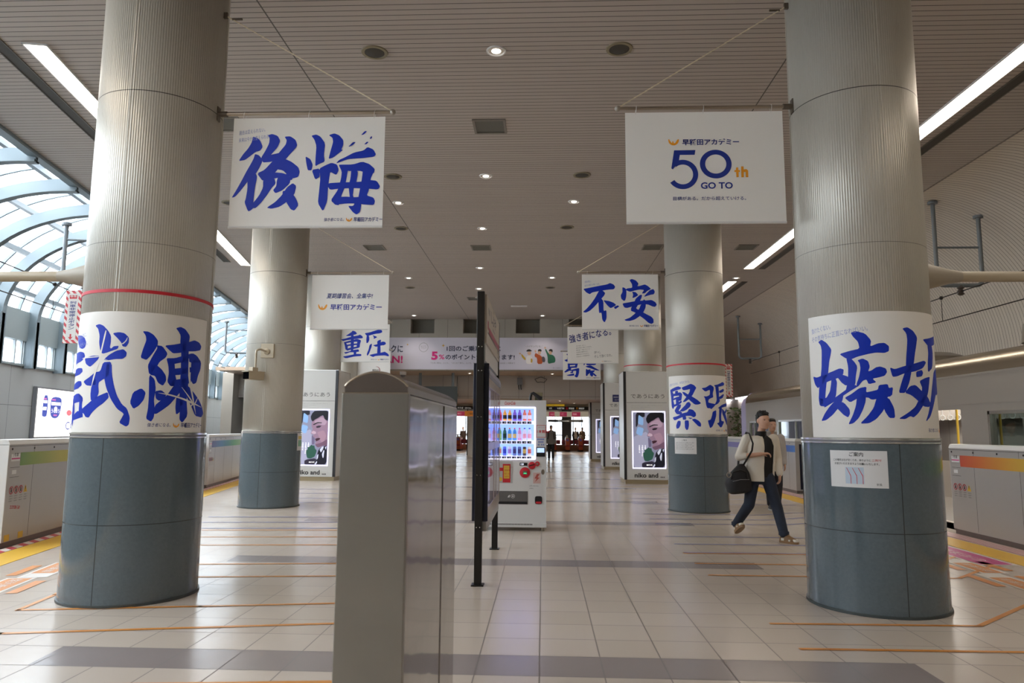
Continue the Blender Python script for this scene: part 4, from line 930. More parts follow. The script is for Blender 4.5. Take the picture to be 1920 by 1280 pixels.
# ------------------------------------------------------------------ platform doors
def ramp_mat(name, stops, L):
    m = mat(name, 'ffffff', .35); q = NT(m); P, xyz = q.objc(); r = q.n('ShaderNodeValToRGB'); e = r.color_ramp.elements
    while len(e) < len(stops): e.new(.5)
    for el, (p, c) in zip(e, stops): el.position = p; el.color = (*lin(c), 1)
    q.l(q.math('SUBTRACT', 1.0, q.math('DIVIDE', xyz[1], L)), r.inputs[0]); q.col(r.outputs[0]); return m
m_psd = mat('door_silver', 'b7b3af', .33, .35); m_kick = mat('kick_plate', '6d625c', .4, .3); m_psdtop = mat('door_top_white', 'dddcd9', .3)
m_wr = mat('warning_red', 'b3323c', .45); m_wy = mat('warning_yellow', 'd8b13a', .45)
def psd(loc, rz, L, label, stops, end=True, leaf=None, slot=False, cheer=False):
    t = thing('platform_door', label, 'platform door', loc, rz, 'half height platform doors')
    D, h = .30, 1.33
    mb = MB(); mb.box(0, D, 0, L, .07, h - .06); mb.build('cabinet', m_psd, t, bevel=.008)
    mb = MB(); mb.prism([(-.006, h - .06), (.02, h - .005), (.06, h), (D - .04, h), (D + .006, h - .06)], lambda a, b, d: (a, d, b), -.005, L + .005); mb.build('top_cap', m_psdtop, t)
    mb = MB(); mb.box(.004, D - .004, L - .002, L + .006, .08, h - .07); mb.build('end_panel', m_psdtop, t)
    mb = MB(); mb.box(.015, D - .01, .02, L - .02, 0, .075); mb.build('kick_plate', m_kick, t)
    fn = lambda a, b: (-.0025, L - a, b)
    mb = MB(); mb.box(-.002, .0, 0, L - .28, 1.0, 1.165); mb.build('colour_band', ramp_mat('band_' + stops[0][1] + stops[-1][1], stops, L), t)
    mb = MB()
    for a in (.62, 1.62, 2.62):
        if a < L: mb.box(-.001, .001, L - a - .002, L - a + .002, .09, h - .075)
    mb.box(-.001, .001, 0, L, h - .085, h - .08)
    for z in (.86, .98): mb.box(-.001, .001, L - .28, L - .05, z, z + .004)
    for k in range(4): mb.box(-.004, 0, L - .08 - .55 * k, L - .055 - .55 * k, 1.2, 1.225) if .08 + .55 * k < L else None
    mb.build('panel_joints', m_darkm, t)
    mb = MB(); mb.box(-.003, 0, L - .26, L - .06, 1.06, 1.15); mb.box(-.003, 0, L - .2, L - .1, .9, .95); mb.build('label_plate', m_white, t)
    mb = MB(); text(mb, '1号車', lambda a, b: (-.004, L - a, b), .1, 1.115, x1=.22, bold=.01); mb.build('lettering', m_black, t, flipfix=False)
    mb = MB(); rect(mb, .06, 1.085, .26, 1.1, lambda a, b: (-.004, L - a, b)); mb.build('magenta_line', m_pink, t, flipfix=False)
    mb = MB()
    for k in range(3):
        ring(mb, .12 + .115 * k, .70, .05, .038, fn, n=24); mb.poly([(.09 + .115 * k, .735), (.097 + .115 * k, .742), (.15 + .115 * k, .665), (.143 + .115 * k, .658)], fn)
    mb.build('red_pictograms', m_wr, t, flipfix=False)
    mb = MB(); mb.poly([(.415, .655), (.515, .655), (.465, .75)], fn); mb.build('warning_triangle', m_wy, t, flipfix=False)
    mb = MB(); f2 = lambda a, b: (-.0035, L - a, b)
    for k in range(3): disc(mb, .12 + .115 * k, .722, .009, f2); mb.poly([(.105 + .115 * k, .675), (.13 + .115 * k, .675), (.135 + .115 * k, .71), (.11 + .115 * k, .71)], f2)
    mb.poly([(.459, .69), (.471, .69), (.473, .73), (.457, .73)], f2); disc(mb, .465, .676, .006, f2)
    for k in range(4):
        for j in range(3): text(mb, '禁止事項です', f2, .08 + .118 * k, .62 - .03 * j, x1=.165 + .118 * k, h=.014)
    mb.build('pictogram_lettering', m_black, t, flipfix=False)
    if cheer:
        mb = MB(); text(mb, 'ココであくよ!', fn, .12, .47, x1=.36, h=.05, bold=.03, rot=-.1); mb.build('red_lettering', m_red, t, flipfix=False)
        mb = MB()
        for a in (.05, .38): mb.box(-.002, 0, L - a - .12, L - a, .08, .16)
        mb.build('yellow_marks', m_wy, t)
    if slot:
        mb = MB(); mb.box(.1, .2, -.004, .0, .1, 1.2); mb.build('end_slot', m_navyp, t)
    if leaf:
        mb = MB(); mb.box(.16, .2, L - .3, L + leaf, .04, 1.2); mb.build('door_leaf', mat('violet_leaf', '6a5487', .35), t)
        mb = MB(); mb.box(.15, .16, L + leaf * .55, L + leaf * .6, .2, 1.05); mb.build('leaf_strip', m_white, t)
    return t
psd((6.2, 4.9, 0), 0, 6.5, 'platform door cabinet with a red to green band by the open train door', [(0, 'b8343c'), (.12, 'c9703a'), (.3, 'd3b844'), (.5, 'b4bc4e'), (1, '4d9a5a')])
psd((6.2, 13.5, 0), 0, 2.7, 'platform door cabinet behind the front train side pillar', [(0, '4d9a5a'), (1, '3b6fb0')])
psd((6.2, 18.2, 0), 0, 2.1, 'platform door cabinet with a blue violet band behind the walking man, dark slot in its end', [(0, '6a4a9a'), (.5, '4a5cb0'), (1, '3b6fb0')], slot=True)
psd((6.2, 22.6, 0), 0, 6, 'platform door cabinet far along the train side', [(0, '3b6fb0'), (1, '6a4a9a')])
psd(LF(15.38, 4.83), AL + PI, 5.5, 'platform door cabinet with a green to yellow band beside the front vault side pillar', [(0, '4f8a4c'), (.25, 'b7b04a'), (.6, 'd0b644'), (1, 'c9703a')], cheer=True)
psd(LF(24.4, 4.83), AL + PI, 5.1, 'platform door cabinet with a violet to green band and violet door leaf, between the two vault side pillars', [(0, '5d4a8f'), (.25, '4a86b0'), (.55, '5a9a58'), (1, 'b7b04a')], leaf=1.9)
# ------------------------------------------------------------------ train
t = thing('train_car', 'stainless commuter train car standing at the platform doors', 'train', (8.15, 10, 0))
X0, X1, Y0, Y1 = 6.75, 9.55, -6.0, 24.4
doors = [(-2.1, -.8), (2.6, 3.9), (7.3, 8.6), (12.0, 13.3), (16.7, 18.0), (21.4, 22.7)]
wins = [(-.5, 2.3), (4.2, 7.0), (8.95, 11.25), (13.65, 16.35), (18.3, 21.1), (22.95, 24.0)]
mb = MB(); y = Y0
cuts = sorted([(a, b, 0.03, 1.88) for a, b in doors] + [(a, b, .85, 1.80) for a, b in wins])
for a, b, z0, z1 in cuts:
    if a > y: mb.box(X0, X0 + .1, y, a, -.95, 2.42)
    mb.box(X0, X0 + .1, a, b, -.95, z0); mb.box(X0, X0 + .1, a, b, z1, 2.42); y = b
mb.box(X0, X0 + .1, y, Y1, -.95, 2.42); mb.box(X1 - .1, X1, Y0, Y1, -.95, .85); mb.box(X1 - .1, X1, Y0, Y1, 1.8, 2.42)
for yy in (-6, -1, 3.9, 8.6, 13.3, 18, 22.7): mb.box(X1 - .1, X1, yy, yy + 1.4, .85, 1.8)
mb.box(X0, X1, Y0, Y0 + .1, -.95, 2.6); mb.build('body_shell', m_train, t, world=True)
mb = MB(); pr = [(X0, 2.42), (X0 + .015, 2.55), (X0 + .07, 2.67), (X0 + .2, 2.76), (X0 + .5, 2.82), (8.15, 2.86), (X1 - .5, 2.82), (X1 - .2, 2.76), (X1 - .07, 2.67), (X1 - .015, 2.55), (X1, 2.42)]
k = len(pr); mb.add([(x, yy, z) for yy in (Y0, Y1) for x, z in pr], [(i, i + 1, i + 1 + k, i + k) for i in range(k - 1)]); mb.build('curved_roof', mat('roof_stainless', 'b3a896', .22, .9), t, smooth=True, world=True, flipfix=False)
mb = MB(); mb.box(X0 - .012, X0 + .02, Y0, Y1, 2.40, 2.43); mb.box(X0 - .008, X0, Y0, Y1, 1.95, 1.965); mb.build('gutter', m_train, t, world=True)
for a, b in ((7.0, 11.3), (15.5, 19.6)):
    mb = MB(); mb.loft([(8.15, (a + b) / 2, 2.84, 1.1, (b - a) / 2, .35), (8.15, (a + b) / 2, 3.12, 1.08, (b - a) / 2 - .03, .35), (8.15, (a + b) / 2, 3.24, .95, (b - a) / 2 - .4, .4)], 48); mb.build('air_conditioner', mat('roof_unit', '8f877b', .4, .6), t, smooth=True, world=True)
for a, b in wins:
    mb = MB()
    for z0, z1, y0, y1 in ((.82, .87, a - .03, b + .03), (1.78, 1.83, a - .03, b + .03), (.82, 1.83, a - .03, a + .02), (.82, 1.83, b - .02, b + .03), (.85, 1.8, (a + b) / 2 - .02, (a + b) / 2 + .02)): mb.box(X0 - .012, X0 + .03, y0, y1, z0, z1)
    f = mb.build('window_frame', mat('frame_silver', 'c2bdb3', .25, .9), t, world=True)
    mb = MB(); mb.box(X0 + .03, X0 + .036, a, b, .85, 1.8); g = mb.build('pane', m_darkglass, None); g.parent = f; g.matrix_parent_inverse = Matrix.Translation((-8.15, -10, 0))
for a, b in doors:
    if a != 12.0:
        mb = MB(); mb.box(X0 + .03, X0 + .06, a, (a + b) / 2 - .005, .03, 1.88); mb.box(X0 + .03, X0 + .06, (a + b) / 2 + .005, b, .03, 1.88); f = mb.build('sliding_door', m_train, t, world=True)
        mb = MB(); mb.box(X0 + .024, X0 + .03, a + .12, (a + b) / 2 - .12, .8, 1.7); mb.box(X0 + .024, X0 + .03, (a + b) / 2 + .12, b - .12, .8, 1.7); g = mb.build('pane', m_darkglass, None); g.parent = f; g.matrix_parent_inverse = Matrix.Translation((-8.15, -10, 0))
mb = MB(); mb.box(X0, X1, Y0, Y1, -.1, .02); mb.build('cabin_floor', mat('cabin_floor', '6e675f', .5), t, world=True)
mb = MB(); mb.box(X0 + .1, X1 - .1, Y0, Y1, 2.28, 2.34); mb.build('cabin_ceiling', m_white, t, world=True)
mb = MB(); mb.box(7.6, 7.75, Y0 + .5, Y1 - .5, 2.25, 2.28); mb.box(8.55, 8.7, Y0 + .5, Y1 - .5, 2.25, 2.28); mb.build('cabin_lights', mat('cabin_glow', 'fff8f0', .5, emit=14), t, world=True)
for yy in (8.7, 11.9, 13.1, 16.6):
    mb = MB(); mb.tube([(7.3, yy, .02), (7.3, yy, 2.28)], .02, 8); mb.build('yellow_grab_pole' if yy in (11.9, 13.1) else 'grab_pole', m_wy if yy in (11.9, 13.1) else m_pole, t, smooth=True, world=True)
for yy in [9 + .25 * k for k in range(24)]:
    mb = MB(); mb.tube([(7.4, yy, 2.28), (7.4, yy, 1.82)], .008, 6); mb.tube([(7.4 + .045 * math.sin(2 * PI * i / 14), yy, 1.775 + .045 * math.cos(2 * PI * i / 14)) for i in range(15)], .009, 6, caps=False); mb.build('hand_strap', m_white, t, world=True)
mb = MB(); mb.prism([(X0 + .01, -.6), (X0 + .01, 2.38), (X0 + .09, 2.58), (X0 + .35, 2.76), (X1 - .35, 2.76), (X1 - .09, 2.58), (X1 - .01, 2.38), (X1 - .01, -.6)], lambda a, b, d: (a, d, b), Y1, Y1 + .55); mb.build('cab_front', mat('lavender_cab', 'a59dbe', .4), t, bevel=.04, world=True)
# ------------------------------------------------------------------ advertising kiosks
SC = lambda n, c, e: mat('screen_' + n, c, .3, emit=e)
def picture(t, x0, x1, z0, z1, y):
    """glowing portrait advert: a man in profile by a wall with windows and a plant"""
    W, Hh = x1 - x0, z1 - z0
    def fr(d): return lambda a, b: (x0 + (a - 33) / 472 * W, y - d, z1 - (b - 40) / 835 * Hh)
    mb = MB(); mb.box(x0, x1, y, y + .02, z0, z1); sc = mb.build('screen', SC('border', 'e0dcff', 1.3), t)
    def add(n, c, e, polys, d, sm=1):
        mb = MB()
        for p in polys: mb.poly(chaikin(p, 1, .15) if sm else p, fr(d))
        o = mb.build(n, SC(n, c, e), None, flipfix=False); o.parent = sc
    add('wall_print', '84869f', .5, [[(47, 56), (490, 56), (490, 858), (47, 858)]], .002, 0)
    add('wall_light_print', '9c9cb4', .55, [[(85, 400), (250, 330), (262, 560), (180, 858), (47, 858), (47, 420)]], .003)
    add('corner_print', '6a6280', .45, [[(255, 420), (300, 450), (300, 560), (260, 560)]], .0035)
    add('window_print', '7fa2cc', .6, [[(125, 90), (195, 140), (190, 250), (115, 225)]], .004); add('lower_window_print', '7fa2cc', .6, [[(110, 265), (200, 290), (170, 405), (85, 370)]], .004)
    add('lamp_print', '23222e', .3, [[(85, 60), (215, 60), (215, 120), (180, 130), (125, 90), (115, 240), (85, 285)]], .0045)
    add('planter_print', '332f3f', .35, [[(165, 790), (330, 760), (330, 858), (165, 858)]], .005)
    add('plant_print', '2c5548', .45, [[(185, 700), (178, 650), (205, 635), (200, 600), (235, 590), (255, 565), (280, 580), (300, 575), (310, 620), (338, 650), (325, 700), (310, 740), (250, 770), (200, 760)]], .0055)
    add('face_print', '8b7084', .55, [[(250, 215), (330, 170), (400, 130), (487, 200), (487, 592), (430, 575), (390, 600), (350, 605), (320, 580), (305, 545), (330, 520), (302, 502), (312, 468), (287, 457), (272, 440), (290, 412), (250, 410), (240, 396), (255, 365), (268, 330), (250, 300), (248, 265)]], .006)
    add('jaw_print', '6b4f63', .5, [[(312, 560), (400, 535), (487, 480), (487, 592), (430, 575), (350, 605), (322, 582)]], .0065); add('forehead_print', 'a2899b', .55, [[(285, 215), (400, 150), (470, 225), (440, 280), (300, 250)]], .0065)
    add('nose_print', 'b49cab', .55, [[(245, 394), (270, 358), (312, 370), (320, 400), (290, 410)]], .0065); add('cheek_print', '9a7b8c', .55, [[(330, 380), (430, 350), (470, 430), (440, 510), (400, 530), (372, 465)]], .0065)
    add('brow_print', '1b1922', .25, [[(265, 267), (330, 232), (400, 236), (396, 248), (330, 250), (282, 277)]], .007); add('eye_print', '2c2230', .3, [[(312, 297), (350, 282), (395, 285), (370, 312), (325, 318)]], .007)
    add('mouth_print', '3d1f2c', .3, [[(302, 482), (345, 465), (388, 470), (360, 500), (310, 520), (322, 500)]], .007)
    add('hair_print', '14141e', .25, [[(230, 150), (250, 100), (290, 62), (487, 57), (487, 215), (440, 190), (412, 130), (380, 140), (340, 170), (300, 190), (262, 225), (238, 195)]], .0075)
    add('jacket_print', '1b1d2b', .3, [[(350, 690), (365, 640), (400, 600), (440, 585), (488, 580), (488, 857), (300, 857), (330, 800)]], .008)
    add('stripe_print', 'c5c9dc', .55, [[(380, 640), (410, 595), (440, 590), (425, 640), (400, 680)], [(415, 700), (440, 640), (450, 650), (440, 760), (425, 750)], [(345, 720), (365, 700), (360, 760), (340, 790)], [(310, 850), (345, 800), (350, 830), (330, 855)], [(455, 600), (480, 585), (470, 640)]], .0085)
    mb = MB(); f = fr(.009)
    for k, (bx, n) in enumerate(((122, 5), (165, 7), (205, 3))):
        for j in range(n): text(mb, 'できあうものにな'[j % 8], lambda a, b: f(a, -b), bx, -(552 + 24 * j), x1=bx + 19, bold=.01)
    text(mb, 'MOVIE', lambda a, b: f(a, -b), 232, -830, x1=310, h=18, bold=.01)
    o = mb.build('picture_lettering', SC('white', 'ffffff', .9), None, flipfix=False); o.parent = sc
def kiosk(loc, side, label, hgt=3.2, w=.655, sx=0.0, plate=False, depth=.66):
    t = thing('advertising_kiosk', label, 'advertising kiosk', loc, 0, 'white advertising kiosks round the pillars')
    mb = MB(); yo = -depth
    for x0, x1, y0, y1 in ((-w, w, yo, yo + .06), (-w, w, -yo - .06, -yo), (-w, -w + .06, yo, -yo), (w - .06, w, yo, -yo)): mb.box(x0, x1, y0, y1, .12, hgt)
    mb.build('panels', mat('kiosk_white', 'cfcec9', .35), t)
    mb = MB(); mb.box(-w + .03, w - .03, yo + .03, -yo - .03, 0, .12); mb.build('plinth', mat('kiosk_plinth', 'a59679', .35, .4), t)
    mb = MB(); s = side; a = s * (w + .004); b = s * (w - .07); mb.box(min(a, b), max(a, b), yo - .006, yo + .05, .12, hgt); mb.build('dark_edge', mat('kiosk_edge', '2b2b2e', .35), t)
    mb = MB(); mb.box(-w - .005, w + .005, yo - .004, -yo + .004, hgt, hgt + .012); mb.build('top_rim', m_chrome, t)
    picture(t, sx - .475, sx + .475, .43, 2.06, yo - .012)
    fn = lambda a, b: (a, yo - .003, b)
    ki = mat('kiosk_ink', '2d2d2d', .5)
    mb = MB(); text(mb, 'であうにあう', fn, sx - .5, 2.43, x1=sx + .46, h=.12); mb.build('heading_lettering', ki, t, flipfix=False)
    mb = MB(); text(mb, 'niko and ...', fn, sx - .42, .18, x1=sx + .43, h=.13, bold=.03); mb.build('foot_lettering', ki, t, flipfix=False)
    mb = MB(); rect(mb, -w + .08 if s < 0 else -w, 2.3, w if s < 0 else w - .08, 2.308, fn); mb.build('rule_line', ki, t, flipfix=False)
    for k in range(3): mb = MB(); text(mb, 'であうにあう新しいわたしと' * 2, fn, sx - .5, 2.22 - .05 * k, x1=sx + (.4, .05, -.1)[k], h=.016); mb.build('small_lettering', m_grey, t, flipfix=False)
    if plate:
        mb = MB(); mb.box(-.28, .26, yo - .012, yo, 2.62, 2.9); p = mb.build('navy_plate', mat('plate_navy', '2a2f63', .4), t)
        mb = MB(); f2 = lambda a, b: (a, yo - .0135, b); text(mb, '自動体外式除細動器', f2, -.24, 2.78, x1=.22, h=.05); text(mb, 'エレベーター', f2, -.2, 2.67, x1=.15, h=.06); mb.build('plate_lettering', m_white, t, flipfix=False)
    return t
kiosk((2.98, 21.6, 0), -1, 'advertising kiosk round the third train side pillar with a full glowing portrait screen', sx=.05)
kiosk((3.0, 29.05, 0), -1, 'advertising kiosk with a navy plate near its top, second kiosk on the train side', hgt=3.36, sx=.1, plate=True)
kiosk((2.98, 36.5, 0), -1, 'advertising kiosk deepest in the concourse on the train side', hgt=2.88, sx=.1)
kiosk((-6.66, 21.52, 0), 1, 'advertising kiosk round the third vault side pillar, beside the second pillar', sx=-.03)
kiosk((-7.6, 28.97, 0), 1, 'advertising kiosk of the vault side peeping out beside the steel pylon', hgt=3.3, w=.75, sx=-.1)
mb = MB(); t = thing('advertising_hoarding', 'slim white panel with a black edge between pylon and name board post', 'hoarding', (-4.35, 43, 0)); mb.box(-.1, .35, -.15, .15, 0, 3.35); mb.build('board', m_white, t); mb = MB(); mb.box(-.16, -.1, -.16, .16, 0, 3.35); mb.build('black_edge', m_black, t)
# ------------------------------------------------------------------ long banner on the end wall
t = thing('wall_banner', 'long pale lilac advertising banner across the end wall', 'banner', (-2, 29.74, 4))
mb = MB(); mb.box(-9.4, 4.4, 29.725, 29.745, 3.985, 5.315); mb.build('sheet', mat('lilac_sheet', 'cfcbd8', .45), t, world=True)
fw = lambda px, py: (-6.443 + (px - 730) * .02231, 29.722, 5.305 - (py - 633) * .02246)
zo = lambda x, y: fw(720 + x / 5.3333, 580 + y / 5.3333)
zt = lambda a, b: zo(a, -b)
mb = MB(); text(mb, 'おトクに', zt, -60, -430, x1=193, h=75, bold=.025); mb.build('heading_lettering', mat('ink_dark_navy', '232847', .5), t, flipfix=False, world=True); mb = MB(); text(mb, '1回のご乗車ごとに', zt, 632, -416, x1=1172, h=54, bold=.025); text(mb, 'のポイントが貯まります!', zt, 622, -500, x1=1312, h=54, bold=.025)
mb.build('navy_lettering', mat('ink_dark_navy', '232847', .5), t, flipfix=False, world=True)
mb = MB(); text(mb, 'EARN!', zt, -110, -535, x1=193, h=74, bold=.03); mb.build('magenta_lettering', m_pink, t, flipfix=False, world=True); mb = MB(); text(mb, '5', zt, 480, -503, x1=545, h=84, bold=.05); text(mb, '%', zt, 555, -497, x1=612, h=48, bold=.02)
mb.build('magenta_figures', m_pink, t, flipfix=False, world=True)
mb = MB(); text(mb, '「たまに乗る」人にも、「はじめて乗る」人にも、おトクなサービスです。詳しくはお近くの駅まで', zt, 475, -541, x1=1315, h=17); text(mb, '＼ハイキングにも／', zt, 1410, -378, x1=1590, h=24); text(mb, '詳しくは公式ページへ', zt, 1690, -585, x1=1800, h=12)
ring(mb, 400, 378, 46, 43, zo, n=30); text(mb, 'おトクで\nうれしい!', zt, 372, -390, x1=428, h=30)
mb.build('small_lettering', m_grey, t, flipfix=False, world=True)
mb = MB()
for cx, cy, r in ((598, 360, 18), (238, 350, 12), (1850, 480, 10)): mb.poly([(cx + (r if k % 2 == 0 else r * .35) * math.cos(PI * k / 4), cy + (r if k % 2 == 0 else r * .35) * math.sin(PI * k / 4)) for k in range(8)], zo)
mb.build('gold_stars', mat('gold_ink', 'c99a2e', .5), t, flipfix=False, world=True)
def hik(n, m, polys, d=0.0):
    mb = MB()
    for p in polys: mb.poly(chaikin(p), lambda a, b: (lambda q: (q[0], q[1] - d, q[2]))(zo(a, b)))
    mb.build(n, m, t, flipfix=False, world=True)
ink = lambda n, c: mat('hiker_' + n, c, .5)
hik('hiker_white_shirt', ink('white', 'e4e0dd'), [[(1425, 470), (1450, 455), (1480, 462), (1490, 500), (1485, 540), (1425, 540)]], .001)
hik('hiker_yellow_sleeves', ink('yellow', 'c7a23e'), [[(1375, 440), (1390, 448), (1425, 490), (1415, 505), (1385, 475)], [(1470, 485), (1490, 490), (1488, 525), (1472, 530)]], .002)
hik('hiker_orange_jacket', ink('orange', 'b5562c'), [[(1510, 450), (1520, 430), (1535, 440), (1560, 450), (1585, 470), (1590, 540), (1535, 540), (1535, 480), (1512, 470)]], .001)
hik('hiker_grey_backpack', ink('grey', '5c5660'), [[(1580, 465), (1608, 470), (1616, 500), (1610, 525), (1585, 520)]], .002)
hik('hiker_green_jacket', ink('green', '2f6b52'), [[(1610, 395), (1622, 390), (1650, 440), (1700, 455), (1717, 490), (1712, 525), (1685, 530), (1640, 540), (1638, 460)]], .001)
hik('hiker_faces', ink('skin', 'cfa98e'), [[(1437, 420), (1475, 418), (1475, 445), (1455, 458), (1440, 445)], [(1540, 415), (1572, 412), (1572, 442), (1550, 452), (1540, 440)], [(1650, 412), (1682, 410), (1680, 440), (1662, 450), (1650, 438)], [(1603, 375), (1618, 368), (1624, 385), (1610, 392)], [(1352, 432), (1370, 430), (1378, 444), (1360, 446)], [(1508, 405), (1522, 402), (1528, 425), (1512, 428)]], .003)
hik('hiker_hair', ink('hair', '35302f'), [[(1422, 418), (1436, 400), (1455, 394), (1472, 400), (1486, 416)], [(1540, 418), (1545, 396), (1568, 392), (1580, 405), (1575, 420), (1560, 412)], [(1648, 415), (1655, 395), (1675, 391), (1689, 402), (1685, 430), (1672, 412)]], .004)
# ------------------------------------------------------------------ concourse fittings
t = thing('hanging_sign', 'dark green hanging sign seen from behind under the end wall', 'sign', (-4.6, 31.2, 2.7))
mb = MB(); mb.box(-5.75, -3.72, 31.15, 31.25, 2.6, 3.36); mb.build('board', mat('sign_back', '4a4f4d', .5), t, world=True)
for x in (-5.35, -3.92): mb = MB(); mb.box(x - .06, x + .06, 31.17, 31.23, 3.36, 3.95); mb.build('hanger_post', m_greyp, t, world=True)
t = thing('dome_camera', 'white dome camera under the end wall soffit', 'camera', (-6.0, 30.6, 3.95)); mb = MB(); mb.lathe([(.14, 0), (.14, -.12), (.11, -.14)], n=20); mb.build('housing', m_white, t, smooth=True); mb = MB(); mb.ell((0, 0, -.14), .11, .11, .11); mb.build('dome', m_grey, t, smooth=True)
t = thing('junction_box', 'grey junction box with plugs on the panelled drop above the vending machine', 'box', (-1.05, 32.5, 3.65)); mb = MB(); mb.box(-.12, .12, -.05, .1, -.12, .2); mb.build('case', m_grey, t)
for x in (-.05, .05): mb = MB(); mb.tube([(x, 0, -.12), (x, 0, -.24), (x + .02, 0, -.34)], .022, 8); mb.build('plug', m_black, t)
mb = MB(); mb.tube([(-.1 + .26 * math.cos(a) * (1 + .12 * math.sin(3 * a)), 32.5 + .03 * math.sin(5 * a), 3.75 + .11 * math.sin(a) + .02 * math.cos(4 * a)) for a in [2 * PI * 2.6 * k / 60 for k in range(61)]], .016, 6); tag(mb.build('cable_coil', mat('cable_grey', '5a5855', .5)), 'loose coil of dark cable hanging on the panelled drop', 'cable')
mb = MB(); mb.tube([(-4.0 + .14 * math.cos(a), 32.5, 3.05 + .14 * math.sin(a)) for a in [2 * PI * k / 20 for k in range(21)]], .03, 6); mb.tube([(-3.9, 32.5, 3.15), (-3.88, 32.5, 3.9)], .015, 6); tag(mb.build('cable_loop', mat('cable_grey', '5a5855', .5)), 'dark looped cable on the panelled drop above the gates', 'cable')
def overhead(x0, x1, z0, z1, y, name, label, m, bits, thick=.12):
    t = thing(name, label, 'sign', ((x0 + x1) / 2, y, z0)); mb = MB(); mb.box(x0, x1, y - thick, y, z0, z1); mb.build('board', m, t, world=True)
    fn = lambda a, b: (a, y - thick - .003, b)
    for n, mm, fs in bits:
        mb = MB()
        for f in fs: f(mb, fn)
        mb.build(n, mm, t, flipfix=False, world=True)
T = lambda body, x, z, h, **k: (lambda mb, fn: text(mb, body, fn, x, z, h=h, **k))
RC = lambda a, b, c, d: (lambda mb, fn: rect(mb, a, b, c, d, fn))
DC = lambda a, b, r: (lambda mb, fn: disc(mb, a, b, r, fn))
sgw = mat('sign_white', 'd8d6cf', .5, emit=.5)
overhead(-5.2, 3.6, 2.59, 2.77, 38.95, 'direction_sign', 'long black overhead direction sign in front of the ticket gates', mat('sign_black', '26241f', .4), [('white_lettering', sgw, [T('JR線', .32, 2.63, .09), T('半蔵門線', .76, 2.63, .09), T('東急線', 1.38, 2.63, .09), T('銀座線', 1.92, 2.63, .09), T('のりば', -4.6, 2.63, .09), T('出口 Exit', -4.2, 2.63, .08)]), ('red_disc', m_red, [DC(1.28, 2.68, .07)]), ('orange_disc', m_orange, [DC(1.82, 2.68, .06)]), ('violet_disc', mat('violet_ink', '3a3f9c', .45), [DC(.66, 2.68, .07)])])
overhead(-5.2, 3.6, 2.22, 2.5, 38.95, 'gate_sign', 'beige overhead strip with pink squares above the ticket gates', mat('sign_beige', 'cfc4ae', .5, emit=.25), [('pink_squares', mat('sign_pink', 'c23e63', .5, emit=.25), [RC(.32, 2.24, .62, 2.48), RC(.9, 2.24, 1.28, 2.48), RC(1.55, 2.24, 2.0, 2.48), RC(-4.7, 2.24, -4.2, 2.48)]), ('white_lettering', sgw, [T('入口', .38, 2.31, .1), T('IC', .98, 2.31, .1), T('専用', 1.6, 2.31, .1), T('出口', -4.6, 2.31, .1)])])
overhead(.1, 1.15, 2.8, 2.89, 38.98, 'yellow_sign', 'yellow overhead sign on the lintel above the ticket gates', mat('sign_yellow', 'c9a227', .45, emit=.4), [('lettering', m_black, [T('きっぷうりば', .2, 2.82, .06)])], .03)
overhead(-4.2, -3.4, 2.22, 2.5, 38.8, 'orange_sign', 'small orange overhead sign beside the name board post', mat('sign_orange', 'c7772c', .5, emit=.3), [('lettering', m_black, [T('ご精算', -4.05, 2.3, .12)])])
overhead(.4, 3.2, 2.16, 2.36, 58, 'hall_sign', 'black direction sign hanging in the bright hall beyond the gates', mat('sign_black', '26241f', .4), [('white_lettering', sgw, [T('中央口 Central Exit', 1.2, 2.21, .1)])])
gp = None
for k, x in enumerate((-6.15, -5.2, .82, 1.78, 2.72)):
    lb = ['ticket gate machine at the vault side end of the row', 'second ticket gate machine from the vault side end', 'ticket gate machine beside the hooded person', 'middle ticket gate machine with a round violet sticker', 'ticket gate machine in front of the person in a brown jacket'][k]
    if gp is None:
        t = gp = thing('ticket_gate', lb, 'ticket gate', (x, 52.5, 0), 0, 'orange red ticket gate machines')
        mb = MB(); mb.box(-.15, .15, 0, 1.7, .1, .95); mb.build('body', mat('gate_orange', 'd2603c', .4), t, bevel=.02)
        mb = MB(); mb.box(-.17, .17, -.02, 1.72, 0, .1); mb.build('base', m_darkm, t); mb = MB(); mb.box(-.15, .15, -.004, .0, .35, .45); mb.build('lower_panel', m_wr, t)
        mb = MB(); mb.box(-.12, .04, 0, 1.6, .95, 1.05); mb.build('top_deck', m_white, t, bevel=.01); mb = MB(); mb.lathe([(0, 0), (.07, 0), (.06, .1), (0, .12)], (-.05, .1, 1.05), 14); mb.build('sensor', m_white, t, smooth=True)
        mb = MB(); disc(mb, 0, .82, .09, lambda a, b: (a, -.006, b)); mb.build('round_sticker', mat('sticker_violet', '7d6fc0', .4), t, flipfix=False)
    else: dup(gp, (x, 52.5, 0), 0, lb)
fp = None
for k, (x0, x1, lb) in enumerate(((-6, -5.35, 'red gate flap between the two vault side ticket gates'), (.97, 1.28, 'red gate flap beside the hooded person'), (1.34, 1.63, 'red gate flap next to the middle ticket gate'), (1.93, 2.2, 'red gate flap after the middle ticket gate'), (2.26, 2.57, 'red gate flap before the last ticket gate'), (2.87, 4.2, 'wide red barrier panel past the last ticket gate'))):
    mb = MB(); mb.box(x0 + .01, x1 - .01, 53.0, 53.06, .5, .82); f = mb.build('gate_flap', mat('flap_red', 'a3394a', .4), bevel=.02); tag(f, lb, 'gate flap', 'red gate flaps')
mb = MB(); mb.box(-12, 6, 54.35, 54.45, 0, .45); tag(mb.build('low_partition', mat('partition_beige', 'b9a58c', .5)), 'low beige partition running behind the ticket gates', 'partition')

